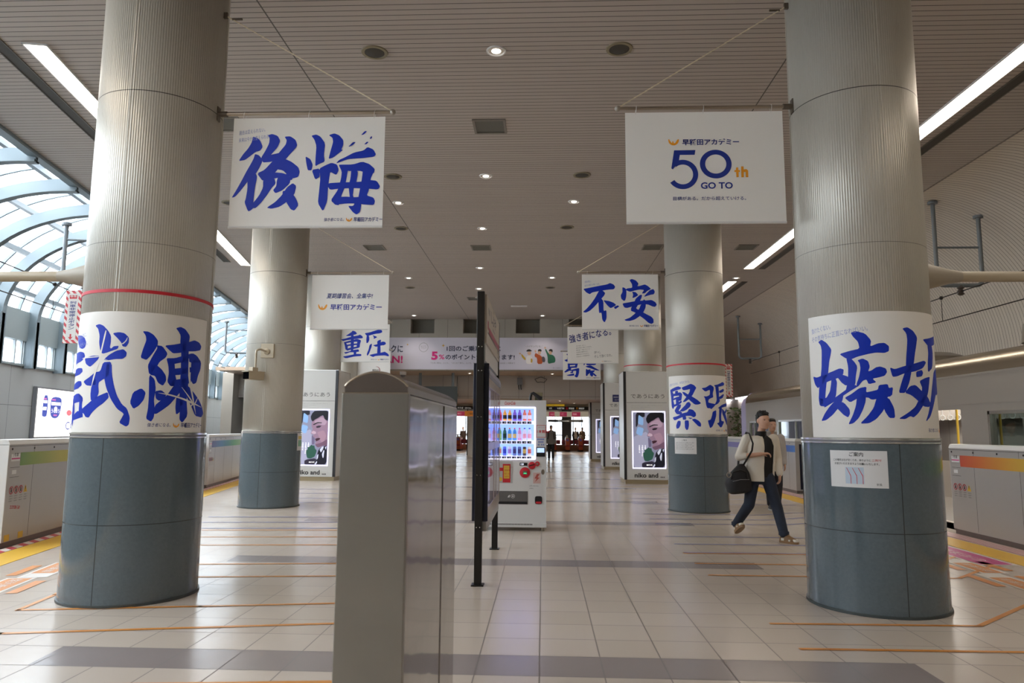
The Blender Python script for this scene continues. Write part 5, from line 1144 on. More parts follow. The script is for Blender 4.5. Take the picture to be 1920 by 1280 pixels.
# ------------------------------------------------------------------ steel pylon
t = thing('steel_pylon', 'stainless steel pylon with an arched top standing close to the camera', 'pylon', (-.575, 3.16, 0))
x0, x1, y0, y1 = -.69, -.459, 2.45, 3.88
mb = MB(); mb.box(x0, x1, y0, y0 + .03, 0, 1.612); mb.build('front_plate', m_steel, t, bevel=.003, world=True)
mb = MB(); mb.box(x0 + .004, x1 - .002, y0 + .03, y1, 0, 1.612); mb.build('body', m_steelside, t, bevel=.012, world=True)
n = 24; arc = [(x0 + .006 + (x1 - x0 - .012) * i / n, 1.637 + .05 * math.sin(PI * i / n) ** .75) for i in range(n + 1)]
arc = [(x0 + .006, 1.612)] + arc + [(x1 - .006, 1.612)]
mb = MB(); mb.prism(arc, lambda a, b, d: (a, d, b), y0 + .012, y1 - .02); mb.build('arched_cap', mat('cap_stainless', 'a19790', .2, 1.0), t, world=True)
mb = MB(); mb.tube([(a, y0 + .012, b) for a, b in arc[1:-1]], .0035, 6); mb.tube([(x0, y0 + .005, 1.613), (x1, y0 + .005, 1.613)], .003, 6); mb.build('edge_bead', mat('bead_edge', 'ada08f', .3, .9), t, world=True)
mb = MB(); mb.box(x1 - .002, x1 + .0015, y0 + .9, y0 + .903, 0, 1.6); mb.build('side_joint', m_steelside, t, world=True)
# ------------------------------------------------------------------ station name board stand with map case
t = thing('name_board_stand', 'black post station board with a lit map case, seen almost edge on', 'sign stand', (-.63, 8.2, 0))
for y, b in ((7.15, 0), (9.3, .02)):
    mb = MB(); mb.box(-.665 + b, -.592 + b, y, y + .07, 0, 2.885); p = mb.build('post', m_darkm, t, bevel=.004, world=True)
    mb = MB(); mb.box(-.69 + b, -.57 + b, y - .03, y + .1, 0, .012); mb.build('foot_plate', m_darkm, t, world=True)
    for z in (.55, 1.05, 1.62, 2.08, 2.32):
        mb = MB()
        for x in (-.645, -.612): mb.ell((x + b, y - .002, z), .005, .004, .005, 8, 5)
        mb.build('screws', m_chrome, t, world=True)
mb = MB(); mb.box(-.65, -.575, 7.24, 9.3, 2.37, 2.87); mb.build('name_board', mat('board_cream', 'cdc3b4', .4), t, world=True)
fn = lambda a, b: (-.5725, 7.24 + a, b)
mb = MB(); text(mb, 'しぶや', fn, .62, 2.67, x1=1.4, h=.13, bold=.01); text(mb, 'IN01', fn, .2, 2.70, x1=.45, h=.07); text(mb, '渋谷', fn, .9, 2.82, x1=1.1, h=.035); text(mb, 'Shibuya', fn, .85, 2.60, x1=1.2, h=.04); text(mb, 'Shinsen', fn, 1.7, 2.39, x1=1.95, h=.03); text(mb, '神泉', fn, 1.7, 2.43, x1=1.9, h=.06); mb.build('lettering', mat('board_ink', '4a4a58', .5), t, flipfix=False, world=True)
mb = MB(); rect(mb, .3, 2.505, 2.06, 2.57, fn); rect(mb, .12, 2.53, .26, 2.62, fn); mb.build('magenta_line', mat('line_pink', 'b04a66', .45), t, flipfix=False, world=True)
mb = MB(); rect(mb, .12, 2.485, 2.06, 2.5, fn); mb.build('grey_line', m_grey, t, flipfix=False, world=True)
mb = MB(); mb.box(-.66, -.585, 7.25, 9.3, 2.19, 2.36); mb.build('under_board', m_white, t, world=True)
mb = MB(); mb.box(-.70, -.60, 7.23, 9.27, .6, 2.15); mb.box(-.7, -.543, 7.215, 7.245, .6, 2.16); mb.build('map_case', m_navyp, t, bevel=.006, world=True)
mb = MB()
for a, b, c, d in ((7.25, 9.27, .6, .72), (7.25, 9.27, 1.28, 1.36), (7.25, 9.27, 1.93, 2.02), (7.25, 7.3, .6, 2.02), (9.2, 9.27, .6, 2.02), (8.2, 8.27, .6, 2.02), (8.6, 8.64, .6, 2.02)): mb.box(-.6, -.55, a, b, c, d)
mb.build('case_frame', mat('case_frame', 'b9a89a', .3, .6), t, world=True)
mb = MB(); pr = [(-.6, 2.02), (-.55, 2.02), (-.54, 2.06), (-.548, 2.11), (-.575, 2.15), (-.6, 2.155)]; mb.prism(pr, lambda a, b, d: (a, d, b), 7.28, 9.27); mb.build('curved_hood', mat('case_hood', '8c8da0', .25, .3), t, world=True)
mb = MB(); mb.box(-.599, -.597, 7.3, 9.2, .72, 1.93); mb.build('map_print', mat('map_glow', 'b9b4d8', .4, emit=.7), t, world=True)
mb = MB()
for k in range(14): rect(mb, .12 + .13 * k, .85 + .06 * (k % 4), .2 + .13 * k, 1.25, lambda a, b: (-.5955, 7.24 + a, b))
for k in range(9): rect(mb, .1 + .2 * k, 1.4, .22 + .2 * k, 1.85 - .05 * (k % 3), lambda a, b: (-.5955, 7.24 + a, b))
mb.build('map_blocks', mat('map_block', '7a86b8', .4, emit=.3), t, flipfix=False, world=True)
mb = MB(); mb.box(-.556, -.553, 7.3, 9.2, .72, 1.93); mb.build('case_glass', m_glass, t, world=True)
mb = MB(); mb.box(-.66, -.56, 7.26, 9.27, .5, .59); mb.build('lower_tray', mat('tray_silver', 'b4b0ab', .3, .6), t, world=True)
for z in (.66, .705): pass
mb = MB(); mb.box(-.60, -.596, 7.222, 7.231, .64, .75); mb.box(-.655, -.64, 7.222, 7.231, .64, .75); mb.build('hinge_plates', m_pole, t, world=True)
# ------------------------------------------------------------------ vending machine
VX, VY = -.45, 11.0
t = thing('vending_machine', 'white drink vending machine with a lit display behind the name board stand', 'vending machine', (VX, VY, 0))
m_vm = mat('machine_white', 'd9d8d6', .3)
VF = lambda a, b: (a, VY - .003, b)
def vm(n, m, fs, d=.003):
    mb = MB()
    for f in fs: f(mb, lambda a, b: (a, VY - d, b))
    return mb.build(n, m, t, flipfix=False, world=True)
xl, xr, wl, wr = -.95, .05, -.90, -.115
zb, zt_ = 1.06, 1.835
mb = MB()
mb.box(xl, xr, VY, VY + .7, .06, zb); mb.box(xl, xr, VY, VY + .7, zt_, 1.945); mb.box(xl, wl, VY, VY + .7, zb, zt_); mb.box(wr, xr, VY, VY + .7, zb, zt_); mb.box(wl, wr, VY + .2, VY + .7, zb, zt_)
mb.build('cabinet', m_vm, t, world=True)
mb = MB(); mb.box(xl - .004, xr + .004, VY - .012, VY + .02, .055, .12); mb.build('kick_panel', m_vm, t, bevel=.004, world=True)
for x in (xl + .06, xr - .06):
    for y in (VY + .06, VY + .62): mb = MB(); mb.lathe([(.035, 0), (.035, .012), (.018, .015), (.018, .06)], (x, y, 0), 12); mb.build('foot', m_pole, t, world=True)
mb = MB(); mb.box(wl, wr, VY + .185, VY + .199, zb, zt_); mb.build('display_back', mat('display_blue', '7f9ae8', .5, emit=1.4), t, world=True)
mb = MB()
for a, b, c, d in ((wl - .005, wl + .018, zb, zt_), (wr - .018, wr + .005, zb, zt_), (wl, wr, zt_ - .012, zt_ + .006), (wl, wr, zb - .006, zb + .006)): mb.box(a, b, VY - .012, VY + .02, c, d)
mb.build('lit_frame', mat('frame_glow', 'e6e0ff', .4, emit=2.2), t, world=True)
mb = MB()
for zc in (1.609, 1.313, 1.082): mb.box(wl + .018, wr - .018, VY + .004, VY + .185, zc - .028, zc + .024)
mb.build('shelves', mat('shelf_glow', 'dcd8ff', .4, emit=1.0), t, world=True)
mb = MB()
for zc in (1.609, 1.313, 1.082):
    for k in range(9): mb.box(-.205 - .076 * k - .032, -.205 - .076 * k + .028, VY - .004, VY + .004, zc - .02, zc + .014)
mb.build('price_buttons', mat('button_navy', '1f2340', .3), t, world=True)
mb = MB()
for zc in (1.609, 1.313, 1.082):
    for k in range(9): mb.box(-.205 - .076 * k - .008, -.205 - .076 * k + .022, VY - .006, VY - .004, zc - .012, zc + .006)
mb.build('price_tags', m_white, t, world=True)
mb = MB(); mb.box(wl, wr, VY - .016, VY - .013, zb, zt_); mb.build('display_glass', m_glass, t, world=True)
vm('script_logo', m_red, [lambda mb, fn: text(mb, 'Coca‑Cola', fn, -.585, 1.875, x1=-.42, h=.05, shear=.35, bold=.012)])
vm('offer_sticker', m_red, [RC(-.1, 1.385, .045, 1.57)]); vm('offer_sticker_face', m_white, [RC(-.093, 1.392, .038, 1.563)], .004)
vm('offer_lettering', m_red, [T('1本無料!', -.085, 1.45, .05, bold=.02), T('ポイントで', -.07, 1.525, .022)], .005)
vm('pay_stickers', m_greyblue, [RC(-.09, 1.345, .02, 1.37), RC(-.08, 1.265, -.05, 1.29), RC(-.03, 1.265, -.01, 1.29), RC(.0, 1.265, .02, 1.29), RC(-.075, 1.305, .01, 1.33)])
mb = MB(); mb.box(-.1, .032, VY - .02, VY, 1.1, 1.24); r = mb.build('card_reader', m_black, t, bevel=.006, world=True)
vm('reader_screen', mat('reader_glow', 'a9c4ee', .3, emit=1.0), [RC(-.088, 1.16, .02, 1.228)], .023)
mb = MB()
for a, b, r_ in ((-.27, .86, .079), (-.165, .965, .055), (-.085, .992, .036)): mb.lathe([(r_, 0), (r_, -.012), (r_ - .008, -.016), (0, -.016)], (a, VY, b), 28, 'y')
mb.build('coin_discs', m_red, t, world=True, smooth=True)
vm('coin_slot_plates', m_pole, [RC(-.3, .83, -.235, .885), DC(-.085, .992, .017)], .018); vm('coin_display', mat('led_green', '39c27a', .3, emit=1.2), [RC(-.29, .842, -.245, .856)], .02); vm('bill_slot', m_black, [lambda mb, fn: mb.poly([(-.21, .95), (-.125, .975), (-.122, .99), (-.205, .968)], fn)], .018)
vm('price_display', m_black, [RC(-.35, .96, -.235, 1.005)]); vm('price_digits', mat('digit_glow', 'e8ecff', .3, emit=1.0), [T('120', -.335, .97, .026, bold=.02)], .0045)
vm('menu_panel', mat('menu_grey', 'b3b0ac', .4), [RC(-.74, .70, -.455, 1.03)]); vm('menu_red', m_red, [RC(-.605, .71, -.488, .985), RC(-.72, .88, -.6, .93)], .004); vm('menu_yellow', m_wy, [RC(-.59, .77, -.503, .96), DC(-.64, .76, .03)], .005)
vm('menu_lettering', m_red, [T('キャンペーン', -.585, .925, .02), T('実施中', -.58, .88, .025), T('当たる', -.58, .83, .025), T('150円', -.58, .785, .025)], .006)
vm('lock_plate', m_pole, [lambda mb, fn: disc(mb, .0, .87, .026, fn, sy=1.5)]); vm('pink_sticker', mat('pale_pink', 'd3b0a8', .4), [RC(-.145, .70, -.035, .86)]); vm('pink_flash', mat('flash_red', 'b85a4e', .4), [lambda mb, fn: mb.poly([(-.09, .84), (-.05, .84), (-.08, .79), (-.05, .785), (-.12, .72), (-.095, .77), (-.125, .775)], fn)], .004)
for q_ in (T('お問い合わせは', -.2, .655, .018), T('管理番号', -.2, .62, .014), T('のみもの', -.085, .94, .014)): vm('small_lettering', m_grey, [q_])
mb = MB(); mb.box(-.67, -.225, VY - .006, VY + .002, .39, .585); mb.build('pickup_flap', mat('flap_grey', '6d6b69', .3, .3), t, bevel=.004, world=True)
vm('pickup_slot', m_black, [RC(-.66, .395, -.235, .43)], .008); vm('pickup_symbol', m_white, [lambda mb, fn: ring(mb, -.45, .51, .03, .024, fn), DC(-.45, .51, .012), lambda mb, fn: mb.poly([(-.53, .49), (-.5, .49), (-.49, .53), (-.515, .52)], fn)], .008)
mb = MB(); mb.loft([(0, 0, 0, .055, .06, .5), (0, 0, .014, .05, .055, .5)], 24); mb.xf(Matrix.Translation((-.065, VY, .455)) @ Matrix.Rotation(PI / 2, 4, 'X')); mb.build('coin_return', m_black, t, world=True); vm('coin_return_lip', m_red, [RC(-.105, .405, -.025, .435)], .0155)
vm('vent_slits', m_black, [RC(-.94 + .022 * k, .088, -.94 + .022 * k + .012, .108) for k in range(36)], .0135)
def drink(kind, body, cap, label_c):
    e = .35
    mk = lambda n, c: mat('drink_' + n + c, c, .3, emit=e)
    o = bpy.data.objects.new('drink_bottle' if kind != 'can' else 'drink_can', None); COL.objects.link(o)
    if kind == 'can':
        mb = MB(); mb.lathe([(0, 0), (.024, 0), (.027, .006), (.027, .125), (.023, .135), (0, .135)], n=16); mb.build('can_body', mk('b', body), o, smooth=True)
        mb = MB(); mb.lathe([(.0273, .035), (.0273, .1)], n=16); mb.build('can_print', mk('l', label_c), o, smooth=True)
        mb = MB(); mb.lathe([(0, .1352), (.022, .1352), (.022, .137), (0, .137)], n=16); mb.build('can_lid', m_chrome, o)
    else:
        h = .19 if kind == 'tall' else .165
        mb = MB(); mb.lathe([(0, 0), (.026, 0), (.03, .006), (.03, h * .55), (.027, h * .62), (.029, h * .68), (.012, h * .88), (.012, h * .92), (0, h * .92)], n=16); mb.build('bottle_body', mk('b', body), o, smooth=True)
        mb = MB(); mb.lathe([(.0305, h * .18), (.0305, h * .52)], n=16); mb.build('bottle_label', mk('l', label_c), o, smooth=True)
        mb = MB(); mb.lathe([(.014, h * .9), (.014, h), (0, h)], n=12); mb.build('bottle_cap', mk('c', cap), o, smooth=True)
    return o
rows = [(1.634, 'top', [('b', 'd8765a', 'c84a30', 'dcd0d8', 'pale bottle with red print'), ('b', 'd8765a', 'c84a30', 'dcd0d8', 'pale bottle with red print'), ('b', '7a5ac0', '6a3a9a', '3a2a5a', 'purple bottle'), ('b', '7a5ac0', '6a3a9a', '3a2a5a', 'purple bottle'), ('b', 'e0a040', 'e0a868', '2a2420', 'amber bottle with a dark label'), ('b', 'e0a040', 'e0a868', '2a2420', 'amber bottle with a dark label'), ('b', 'd03a5a', 'd03a6a', 'b02040', 'red bottle'), ('b', '8a6ad0', '5a4ab0', '9a8ae0', 'violet bottle'), ('b', '8a6ad0', '5a4ab0', '9a8ae0', 'violet bottle')]),
        (1.338, 'middle', [('t', 'dcd4e8', '4a60b0', 'e8a0b0', 'clear bottle with a pink foot'), ('t', 'dcd4e8', '4a60b0', 'e8a0b0', 'clear bottle with a pink foot'), ('t', 'd890b8', 'c85a90', 'e0c0d8', 'pink bottle'), ('t', '4a90d8', 'e07848', 'd0b070', 'blue bottle with an orange cap'), ('t', '4a90d8', 'e07848', 'd0b070', 'blue bottle with an orange cap'), ('t', '3a6a58', '20402f', '1f3a34', 'dark green bottle'), ('t', '70b060', 'e0804a', 'a0c870', 'light green bottle'), ('t', 'c8607a', 'b04060', 'd890a0', 'rose bottle'), ('t', 'c8607a', 'b04060', 'd890a0', 'rose bottle')]),
        (1.107, 'bottom', [('c', 'd8c8b0', '', 'c05a48', 'cream can'), ('c', '40362c', '', 'c0a050', 'dark brown can'), ('c', '5a6a9a', '', '403a68', 'slate can'), ('c', '5a6a9a', '', '403a68', 'slate can'), ('c', 'd8d0e8', '', 'a080c0', 'white can with a violet ring'), ('c', '5a70d8', '', '3a48b0', 'blue can'), ('c', 'c8d890', '', 'e08060', 'lime can'), ('c', 'd8d0e8', '', '8a90d0', 'lilac can'), ('c', 'd8d0e8', '', '8a90d0', 'lilac can')])]
for z, nm, items in rows:
    seen = {}
    protos = {}
    for k, (kd, b, c, l, lab) in enumerate(items):
        x = -.205 - .076 * k
        key = lab
        many = sum(1 for q_ in items if q_[4] == lab) > 1
        lb = lab + ', ' + nm + ' shelf of the vending machine'
        if many: lb = ('right' if lab not in seen else 'left') + ' one of two: ' + lb
        if key in protos: dup(protos[key], (x, VY + .1, z), 0, lb)
        else:
            o = drink({'b': 'short', 't': 'tall', 'c': 'can'}[kd], b, c, l); o.location = (x, VY + .1, z); tag(o, lb, 'drink', 'drinks shown in the vending machine'); protos[key] = o
        seen[lab] = 1
t = thing('plastic_canister', 'dark tube and beige canister on top of the vending machine', 'canister', (-.08, 11.3, 1.945))
mb = MB(); mb.tube([(-.12, 0, 0), (-.117, 0, .07), (-.1, 0, .115), (-.075, 0, .125), (-.04, 0, .1), (.017, 0, .055), (.055, 0, .03)], [.022, .022, .022, .024, .026, .03, .034], 12); mb.build('dark_tube', m_black, t, smooth=True)
mb = MB(); mb.box(-.05, .07, .05, .14, 0, .08); mb.build('olive_base', mat('canister_olive', '55563f', .4), t, bevel=.008)
mb = MB(); mb.box(-.055, .075, .045, .145, .08, .14); mb.build('beige_box', mat('canister_beige', '8d8468', .5), t, bevel=.008)
# ------------------------------------------------------------------ security camera on the second pillar
c = PIL['L2']; sx, sy = c[0] - .05, c[1] - .56
t = thing('security_camera', 'beige security camera on a bent arm fixed to the second vault side pillar', 'camera', (sx, sy, 2.93))
mb = MB(); mb.box(-.02, .23, -.03, .03, -.1, .17); mb.build('mount_plate', m_beige, t, bevel=.006); mb = MB(); mb.lathe([(.06, 0), (.06, -.03), (.035, -.05)], (.1, -.02, .02), 18, 'y'); mb.build('mount_dome', m_beige, t, smooth=True)
mb = MB(); mb.tube([(.1, -.06, .02), (.03, -.13, .05), (-.01, -.17, .045), (-.035, -.19, .02), (-.04, -.195, -.04), (-.04, -.195, -.31)], .02, 10); mb.build('arm', m_beige, t, smooth=True)
MC_ = Matrix.Translation((-.06, -.21, -.46)) @ Matrix.Rotation(1.02, 4, 'Z')
mb = MB(); mb.box(-.16, .17, -.09, .09, -.075, .07); mb.box(-.19, .18, -.1, .1, .07, .085); mb.xf(MC_); mb.build('housing', m_beige, t)
mb = MB(); mb.box(-.07, .05, -.06, .06, .085, .16); mb.xf(MC_); mb.build('bracket', m_beige, t, bevel=.006)
mb = MB(); mb.box(-.168, -.16, -.082, .082, -.068, .062); mb.xf(MC_); mb.build('lens_window', mat('lens_black', '08080a', .9, spec=0), t)
# ------------------------------------------------------------------ lit billboard on the vault side wall
t = thing('lit_billboard', 'glowing billboard on the track wall above the vault side platform doors', 'billboard', LF(21.2, 9.1, 1.2), AL)
mb = MB(); mb.box(-.09, .0, -1.55, 2.3, 0, 1.3); mb.build('case', m_grey, t); mb = MB(); mb.box(.0, .01, -1.5, 2.25, .04, 1.26); mb.build('lit_face', mat('board_glow', 'f6f1ec', .4, emit=1.6), t)
fn = lambda a, b: (.013, -1.5 + a, b)
mb = MB()
mb.poly(chaikin([(.3, .55), (.5, .55), (.54, .62), (.54, 1.1), (.3, 1.1), (.27, .62)]), fn); mb.build('slim_bottle', mat('board_blue', '4452a8', .4, emit=.6), t, flipfix=False)
mb = MB(); mb.poly(chaikin([(.72, .6), (.85, .52), (1.08, .52), (1.22, .6), (1.28, .8), (1.3, 1.08), (.7, 1.08), (.68, .8)], 2), fn); mb.build('wide_bottle', mat('board_blue', '4452a8', .4, emit=.6), t, flipfix=False)
f2 = lambda a, b: (.016, -1.5 + a, b)
mb = MB(); rect(mb, .73, .86, 1.24, .94, f2); rect(mb, .3, .9, .5, .97, f2); rect(mb, .3, .72, .48, .8, f2); disc(mb, .98, .77, .08, f2, sy=.7); text(mb, 'うるおう', f2, .75, .66, x1=1.2); mb.build('bottle_print', mat('board_glow', 'f6f1ec', .4, emit=1.6), t, flipfix=False)
mb = MB(); rect(mb, .74, .98, .95, 1.02, f2); rect(mb, .3, .99, .45, 1.03, f2); rect(mb, .88, .58, 1.08, .62, f2); mb.build('pink_print', mat('board_pink', 'c46ab0', .4, emit=.7), t, flipfix=False)
mb = MB(); text(mb, 'CO', fn, 1.62, .22, x1=2.2, h=.22, bold=.01); mb.build('lettering', mat('board_text', '5a62a8', .4, emit=.6), t, flipfix=False)
mb = MB(); disc(mb, 1.78, .68, .16, fn, sy=.5); mb.build('red_badge', mat('board_red', 'e06a72', .4, emit=.9), t, flipfix=False)
for k in range(4): mb = MB(); text(mb, 'スキンケア新発売', fn, .3, .4 - .07 * k, x1=1.0, h=.03); mb.build('small_lettering', mat('board_orange', 'e0bfa0', .4, emit=1.0), t, flipfix=False)
# shop front far down the train side: planting against the lit brick backdrop
t = thing('planted_screen', 'tall planting with green leaves and warm lights past the end of the train', 'planting', (7.3, 27.5, 0))
mb = MB()
for k in range(260):
    a = random.uniform(0, 2 * PI); r_ = random.uniform(.05, .33); z = random.uniform(.3, 2.4); x, y = r_ * math.cos(a), r_ * math.sin(a); d = random.uniform(0, 6.3); s_ = random.uniform(.07, .13)
    mb.quad((x, y, z), (x + s_ * math.cos(d), y + s_ * math.sin(d), z + .03), (x + 1.6 * s_ * math.cos(d), y + 1.6 * s_ * math.sin(d), z - .03), (x + s_ * math.cos(d + .5), y + s_ * math.sin(d + .5), z - .05))
mb.build('leaves', mat('leaf_green', '4a5a2e', .5), t, flipfix=False); mb = MB(); mb.tube([(0, 0, .3), (.03, 0, 1.2), (-.02, .02, 2.2)], [.03, .025, .01], 8); mb.build('stem', mat('stem_brown', '5a4632', .6), t); mb = MB(); mb.lathe([(.0, 0), (.22, 0), (.28, .4), (.24, .4), (.22, .35), (0, .35)], n=20); mb.build('pot', mat('pot_tan', '8a6a4a', .5), t, smooth=True)

# ------------------------------------------------------------------ people
m_skin = mat('skin', 'c69a80', .5)
def head(mb, c, yaw=0, k=1.0):
    i = len(mb.v)
    mb.loft([(0, -.052, -.122, .026, .03), (0, -.04, -.108, .046, .056), (0, -.024, -.07, .062, .082), (0, -.012, -.02, .072, .097), (0, 0, .03, .076, .1), (0, .006, .075, .068, .088), (0, .01, .105, .046, .06), (0, .01, .117, .012, .015)], 20)
    mb.caps((0, -.1, .0), .011, (0, -.118, -.032), .014); mb.caps((-.014, -.1, -.036), .009, (.014, -.1, -.036), .009)
    mb.ell((0, -.088, -.068), .026, .012, .008); mb.ell((0, -.078, -.108), .03, .02, .02)
    mb.caps((-.045, -.082, .022), .01, (-.012, -.096, .024), .008); mb.caps((.045, -.082, .022), .01, (.012, -.096, .024), .008)
    for s in (-1, 1): mb.ell((s * .076, .012, -.012), .012, .022, .034)
    M = Matrix.Translation(c) @ Matrix.Rotation(yaw, 4, 'Z') @ Matrix.Scale(k, 4); mb.xf(M, i); return M
def hand(mb, w, d, n, side=1, curl=.35, k=1.0):
    """w wrist, d finger direction, n palm normal; five fingers, thumb on the given side"""
    w = Vector(w); d = Vector(d).normalized(); n = Vector(n); n = (n - d * n.dot(d)).normalized(); s = d.cross(n) * side
    for o in (-.022, 0, .022): mb.caps(w + s * o * .6 * k, .018 * k, w + d * .075 * k + s * o * k, .014 * k)
    for q_, (o, L) in enumerate(((-.03, .07), (-.01, .082), (.01, .078), (.03, .062))):
        p = w + d * .082 * k + s * o * k; a = curl * .6 + q_ * .05
        for j in range(3):
            dd = d * math.cos(a) + n * math.sin(a); e = p + dd * L * (.45, .32, .23)[j] * k
            mb.caps(p, (.0095 - .001 * j) * k, e, (.0085 - .001 * j) * k, 8); p = e; a += curl
    p = w + d * .025 * k - s * .028 * k; dd = (d * .6 - s * .75 + n * .3).normalized(); e = p + dd * .04 * k; mb.caps(p, .013 * k, e, .011 * k, 8)
    dd = (d * .9 - s * .1 + n * .5).normalized(); mb.caps(e, .011 * k, e + dd * .032 * k, .008 * k, 8)
def shoe(ank, toe, m, ms, t, flat=True):
    ank = Vector(ank); toe = Vector(toe); d = toe - ank; d.z = 0; L = d.length; yaw = math.atan2(d.x, -d.y)
    mb = MB(); mb.loft([(0, 0, 0, .045, .13, .8), (0, 0, .03, .047, .135, .8), (0, .01, .06, .042, .12, .85), (0, .04, .09, .036, .075), (0, .055, .115, .034, .05)], 20)
    pitch = 0 if flat else -.5
    M = Matrix.Translation((ank.x, ank.y, ank.z)) @ Matrix.Rotation(yaw, 4, 'Z') @ Matrix.Rotation(pitch, 4, 'X') @ Matrix.Translation((0, -.07, -.09))
    mb.xf(M); s = mb.build('shoe', m, t, smooth=True)
    mb = MB(); mb.loft([(0, 0, -.004, .047, .137, .8), (0, 0, .026, .05, .14, .8)], 20); mb.xf(M); o = mb.build('sole', ms, None, smooth=True); o.parent = s
    return s, M
def person(label, loc, rz, P, C, vox=.014, detail=False, group=None):
    """P joints, C colours"""
    bs = MB(); g = P.get
    hz = P['head']; M = head(bs, hz, P.get('yaw', 0)); nk = P['neck']
    bs.caps(nk, .056, (hz[0], hz[1] + .015, hz[2] - .06), .05)
    hp = P['hips']
    bs.loft([(hp[0], hp[1], hp[2] - .08, .14, .1), (hp[0], hp[1], hp[2] + .05, .15, .105), ((hp[0] + nk[0]) / 2, (hp[1] + nk[1]) / 2, hp[2] + .28, .15, .1), (nk[0], nk[1] + .01, nk[2] - .12, .17, .1), (nk[0], nk[1] + .01, nk[2] - .01, .1, .06)], 20)
    for s in 'lr':
        sh, el, wr, hi, kn, an = (P[q_ + s] for q_ in ('sh', 'el', 'wr', 'hi', 'kn', 'an'))
        bs.caps(sh, .05, el, .04); bs.caps(el, .04, wr, .028); bs.caps(hi, .08, kn, .055); bs.caps(kn, .052, an, .036)
        hand(bs, wr, P['hd' + s], P['hn' + s], 1 if s == 'l' else -1, P.get('curl' + s, .3))
        bs.caps(an, .035, (an[0], an[1], an[2] - .025), .03)
    o = bs.build('person', m_skin, None, voxel=vox if not detail else .009, sm_it=2)
    o.location = loc; o.rotation_euler = (0, 0, rz); tag(o, label, 'person', group)
    def part(n, mb, m, v=None):
        if v: return mb.build(n, m, o, voxel=v, sm_it=3)
        return mb.build(n, m, o, smooth=True)
    # hair and face
    mb = MB(); i = 0; mb.loft([(0, .045, -.05, .066, .07), (0, .035, .0, .079, .085), (0, .03, .035, .083, .098), (0, .014, .07, .081, .1), (0, .008, .095, .074, .095), (0, .01, .12, .055, .072), (0, .012, .132, .02, .03)], 22); 
    if detail:
        rg = random.Random(3)
        for _ in range(90):
            a = rg.uniform(0, 2 * PI); e = rg.uniform(.15, 1.2); d = Vector((math.cos(a) * math.cos(e), math.sin(a) * math.cos(e), math.sin(e)))
            if d.y < -.35 and d.z < .55: continue
            p = Vector((d.x * .076, .012 + d.y * .096, .035 + d.z * .09)); mb.caps(p, .012, p + Vector((d.x * .018, d.y * .018 - .006, d.z * .02)), .006, 6)
    mb.xf(M); part('hair', mb, mat('hair_' + C['hair'], C['hair'], .6))
    mb = MB()
    for s in (-1, 1): mb.ell((s * .03, -.094, .004), .012, .006, .006, 10, 6)
    mb.xf(M); part('eyes', mb, m_black); mb = MB(); mb.ell((0, -.1, -.068), .022, .004, .004, 10, 6); mb.xf(M); part('mouth', mb, mat('lips', '8f5a50', .5))
    # trousers
    mb = MB(); mb.loft([(hp[0], hp[1], hp[2] - .16, .15, .115), (hp[0], hp[1], hp[2] - .05, .175, .125), (hp[0], hp[1], hp[2] + .09, .165, .118)], 20)
    for s in 'lr': mb.caps(P['hi' + s], .1, P['kn' + s], .077); a = Vector(P['an' + s]); mb.caps(P['kn' + s], .077, a + Vector((0, 0, .03)), .064)
    part('trousers', mb, C['tm'] if 'tm' in C else mat('cloth_' + C['trousers'], C['trousers'], .75), vox)
    for s in 'lr': shoe(P['an' + s], P['to' + s], mat('shoe_' + C['shoe'], C['shoe'], .5), mat('sole_' + C['sole'], C['sole'], .5), o, P.get('flat' + s, True))
    # top
    m_top = mat('cloth_' + C['top'], C['top'], .8); x, y = nk[0], nk[1]; hm = P.get('hem', .8)
    def torso(k, z0, op=None):
        rings = [(hp[0], hp[1], z0, .185, .135), (hp[0], hp[1], z0 + .16, .19, .14), ((hp[0] + x) / 2, (hp[1] + y) / 2, z0 + .33, .195, .14), (x, y + .01, nk[2] - .15, .2, .14), (x, y + .01, nk[2] - .05, .17, .11), (x, y + .01, nk[2] + .0, .1, .08)]
        rings = [(a, b, c, d * k, e * k) for a, b, c, d, e in rings]
        mb = MB()
        if not op: return mb.loft(rings, 24)
        a0, a1 = op; n = 40; vs = []
        for (a, b, c, d, e) in rings:
            for th in (1.0, .9):
                for j in range(n + 1):
                    t = a1 + (2 * PI - (a1 - a0)) * j / n; vs.append((a + d * th * math.sin(t), b - e * th * math.cos(t), c))
        w_ = n + 1; fs = []
        for r in range(len(rings) - 1):
            for th in (0, 1):
                for j in range(n): p = (r * 2 + th) * w_ + j; q_ = p + 2 * w_; fs.append((p, p + 1, q_ + 1, q_))
            for j in (0, n): p = r * 2 * w_ + j; fs.append((p, p + w_, p + 3 * w_, p + 2 * w_))
        for r in (0, len(rings) - 1):
            for j in range(n): p = r * 2 * w_ + j; fs.append((p, p + 1, p + 1 + w_, p + w_))
        return mb.add(vs, fs)
    if C.get('under'):
        part('shirt', torso(.93, hm + .06), mat('cloth_' + C['under'], C['under'], .8))
    mb = torso(1.04, hm, P.get('open'))
    for s in 'lr':
        sh, el, wr = Vector(P['sh' + s]), Vector(P['el' + s]), Vector(P['wr' + s]); f = P.get('cuff' + s, .95)
        mb.caps(sh, .08, el, .062); mb.caps(el, .062, el.lerp(wr, f), .047)
    if C.get('hood'): mb.lathe([(.03, -.05), (.1, -.04), (.115, 0), (.1, .035), (.07, .03)], (x, y + .045, nk[2] + .05), 18, 'z', 1, .9)
    part(C.get('topname', 'jacket'), mb, m_top, .008 if detail else vox)
    return o, part, M
